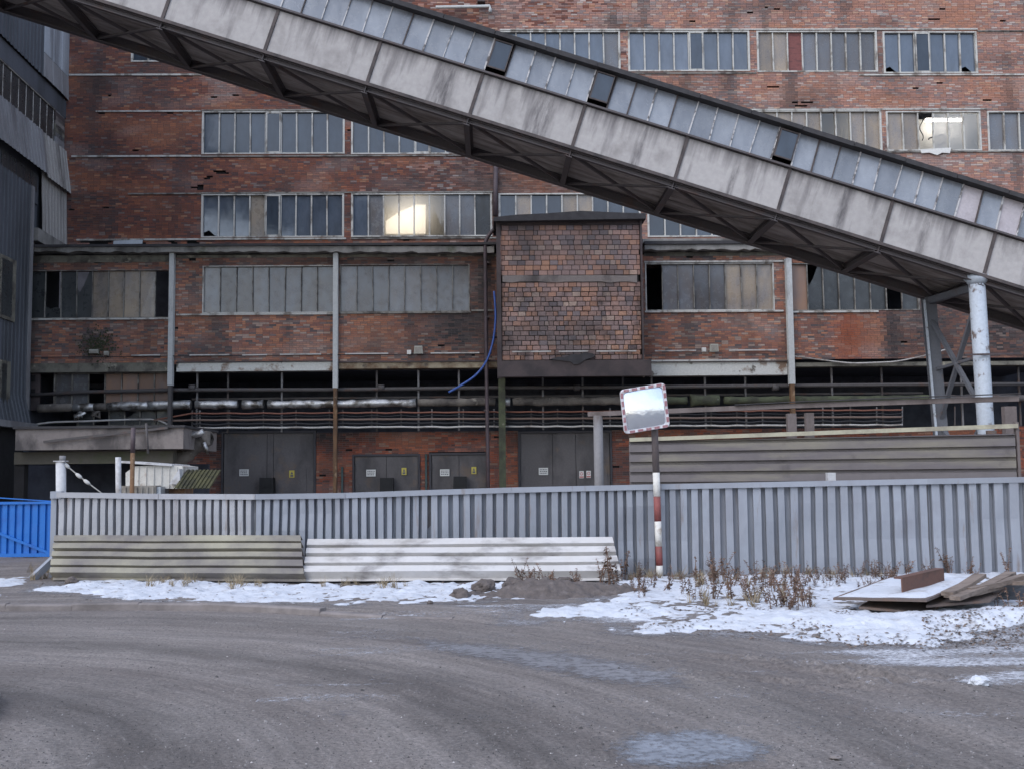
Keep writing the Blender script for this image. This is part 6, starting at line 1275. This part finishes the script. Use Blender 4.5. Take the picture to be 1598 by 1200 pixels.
def plant(me, u, v, sc, name, label, cat, grp):
    c = G(u, v, .12); o = link(name, me); o.location = (c.x, c.y, gz(c.x, c.y) + max(float(snow_t(np.array([c.x]), np.array([c.y]))[0]), 0) * .5 - .02); o.rotation_euler = (random.gauss(0, .16), random.gauss(0, .16), random.random() * 6.28); o.scale = (sc, sc, sc * random.uniform(.85, 1.15)); tag(o, label, cat, grp)
random.seed(21)
zones = ((812, 905, 905, 920, 22, .8, 'dry brown weed stalk growing on the soil heap', 'weeds on the soil heap'), (935, 975, 900, 925, 7, 1.2, 'tall dry weed stalk at the right end of the white leaning sheet', 'weeds by the white sheet'), (985, 1060, 903, 930, 18, .65, 'short dry weed in the snow round the mirror post', 'weeds round the mirror post'),
         (1060, 1200, 896, 932, 42, .85, 'dry brown weed stalk in the snow right of the mirror post', 'weeds right of the mirror post'), (1190, 1265, 912, 950, 30, .8, 'dry brown weed in the front clump on the snow', 'front weed clump'), (1200, 1400, 894, 914, 60, .62, 'low brown weed along the fence foot left of the scrap', 'weeds along the fence foot'), (1380, 1590, 893, 897, 12, .9, 'brown weed behind the scrap pile against the fence', 'weeds behind the scrap'), (1555, 1598, 930, 965, 5, .9, 'dry weed stalk in front of the scrap at the right edge', 'weeds in front of the scrap'))
for (a, b_, c, d, cnt, sc, lb, gr) in zones:
    for k in range(cnt): plant(random.choice(WM), random.uniform(a, b_), random.uniform(c, d), sc * random.uniform(.5, 1.2), 'dry_weed', lb, 'weed', gr)
for (a, b_, c, d, cnt, lb, gr) in ((40, 95, 885, 905, 16, 'dry straw grass tuft at the foot of the fence end post', 'grass by the end post'), (225, 420, 905, 918, 26, 'dry straw grass tuft in front of the yellowish sheet', 'grass by the yellowish sheet'), (480, 640, 908, 916, 10, 'dry straw grass tuft in front of the whitish sheet', 'grass by the whitish sheet'), (975, 1120, 896, 902, 22, 'dry straw grass tuft under the fence beside the mirror post', 'grass by the mirror post'), (1060, 1270, 903, 945, 30, 'dry straw grass tuft among the weeds right of the mirror post', 'grass among the weeds'), (1180, 1380, 894, 899, 18, 'dry straw grass tuft under the right part of the fence', 'grass under the right fence')):
    for k in range(cnt): plant(random.choice(GM), random.uniform(a, b_), random.uniform(c, d), random.uniform(.6, 1.3), 'grass_tuft', lb, 'grass', gr)
# leaf litter and clumps along the snow edge
lt = MB(); lx, ly = [], []
for i in range(1900):
    k = random.random()
    if k < .45: u_, v_ = random.uniform(1440, 1620), random.gauss(985, 9) - (random.random() * 10)
    elif k < .6: u_ = random.uniform(980, 1440); v_ = np.interp(u_, [980, 1150, 1300, 1440], [968, 973, 985, 992]) + random.gauss(0, 4)
    elif k < .75: u_, v_ = random.uniform(60, 800), random.uniform(905, 938)
    else:
        cl = random.choice(((1060, 948), (1110, 950), (1145, 951), (1180, 950), (1245, 972), (1280, 975), (1320, 960), (1345, 992), (1405, 990), (1520, 965), (1575, 960), (985, 952))); u_, v_ = cl[0] + random.gauss(0, 12), cl[1] + random.gauss(0, 2.5)
    g_ = G(u_, v_, .1); lx.append(g_.x); ly.append(g_.y)
lx, ly = np.array(lx), np.array(ly); lz = gh(lx, ly) + np.maximum(snow_t(lx, ly), 0)
for x, y, z in zip(lx, ly, lz):
    s = random.uniform(.01, .034); a = random.random() * 6.28; e = Vector((math.cos(a), math.sin(a), random.uniform(-.3, .5))) * s; f2 = Vector((-math.sin(a), math.cos(a), random.uniform(-.3, .5))) * s * .5; c = Vector((x, y, z + .012))
    lt.add([c - e, c + f2, c + e, c - f2], [(0, 1, 2, 3)])
tag(lt.build('leaf_litter', 'leaf_litter'), 'brown dead leaves and bits along the snow edge', 'leaf litter', kind='stuff')
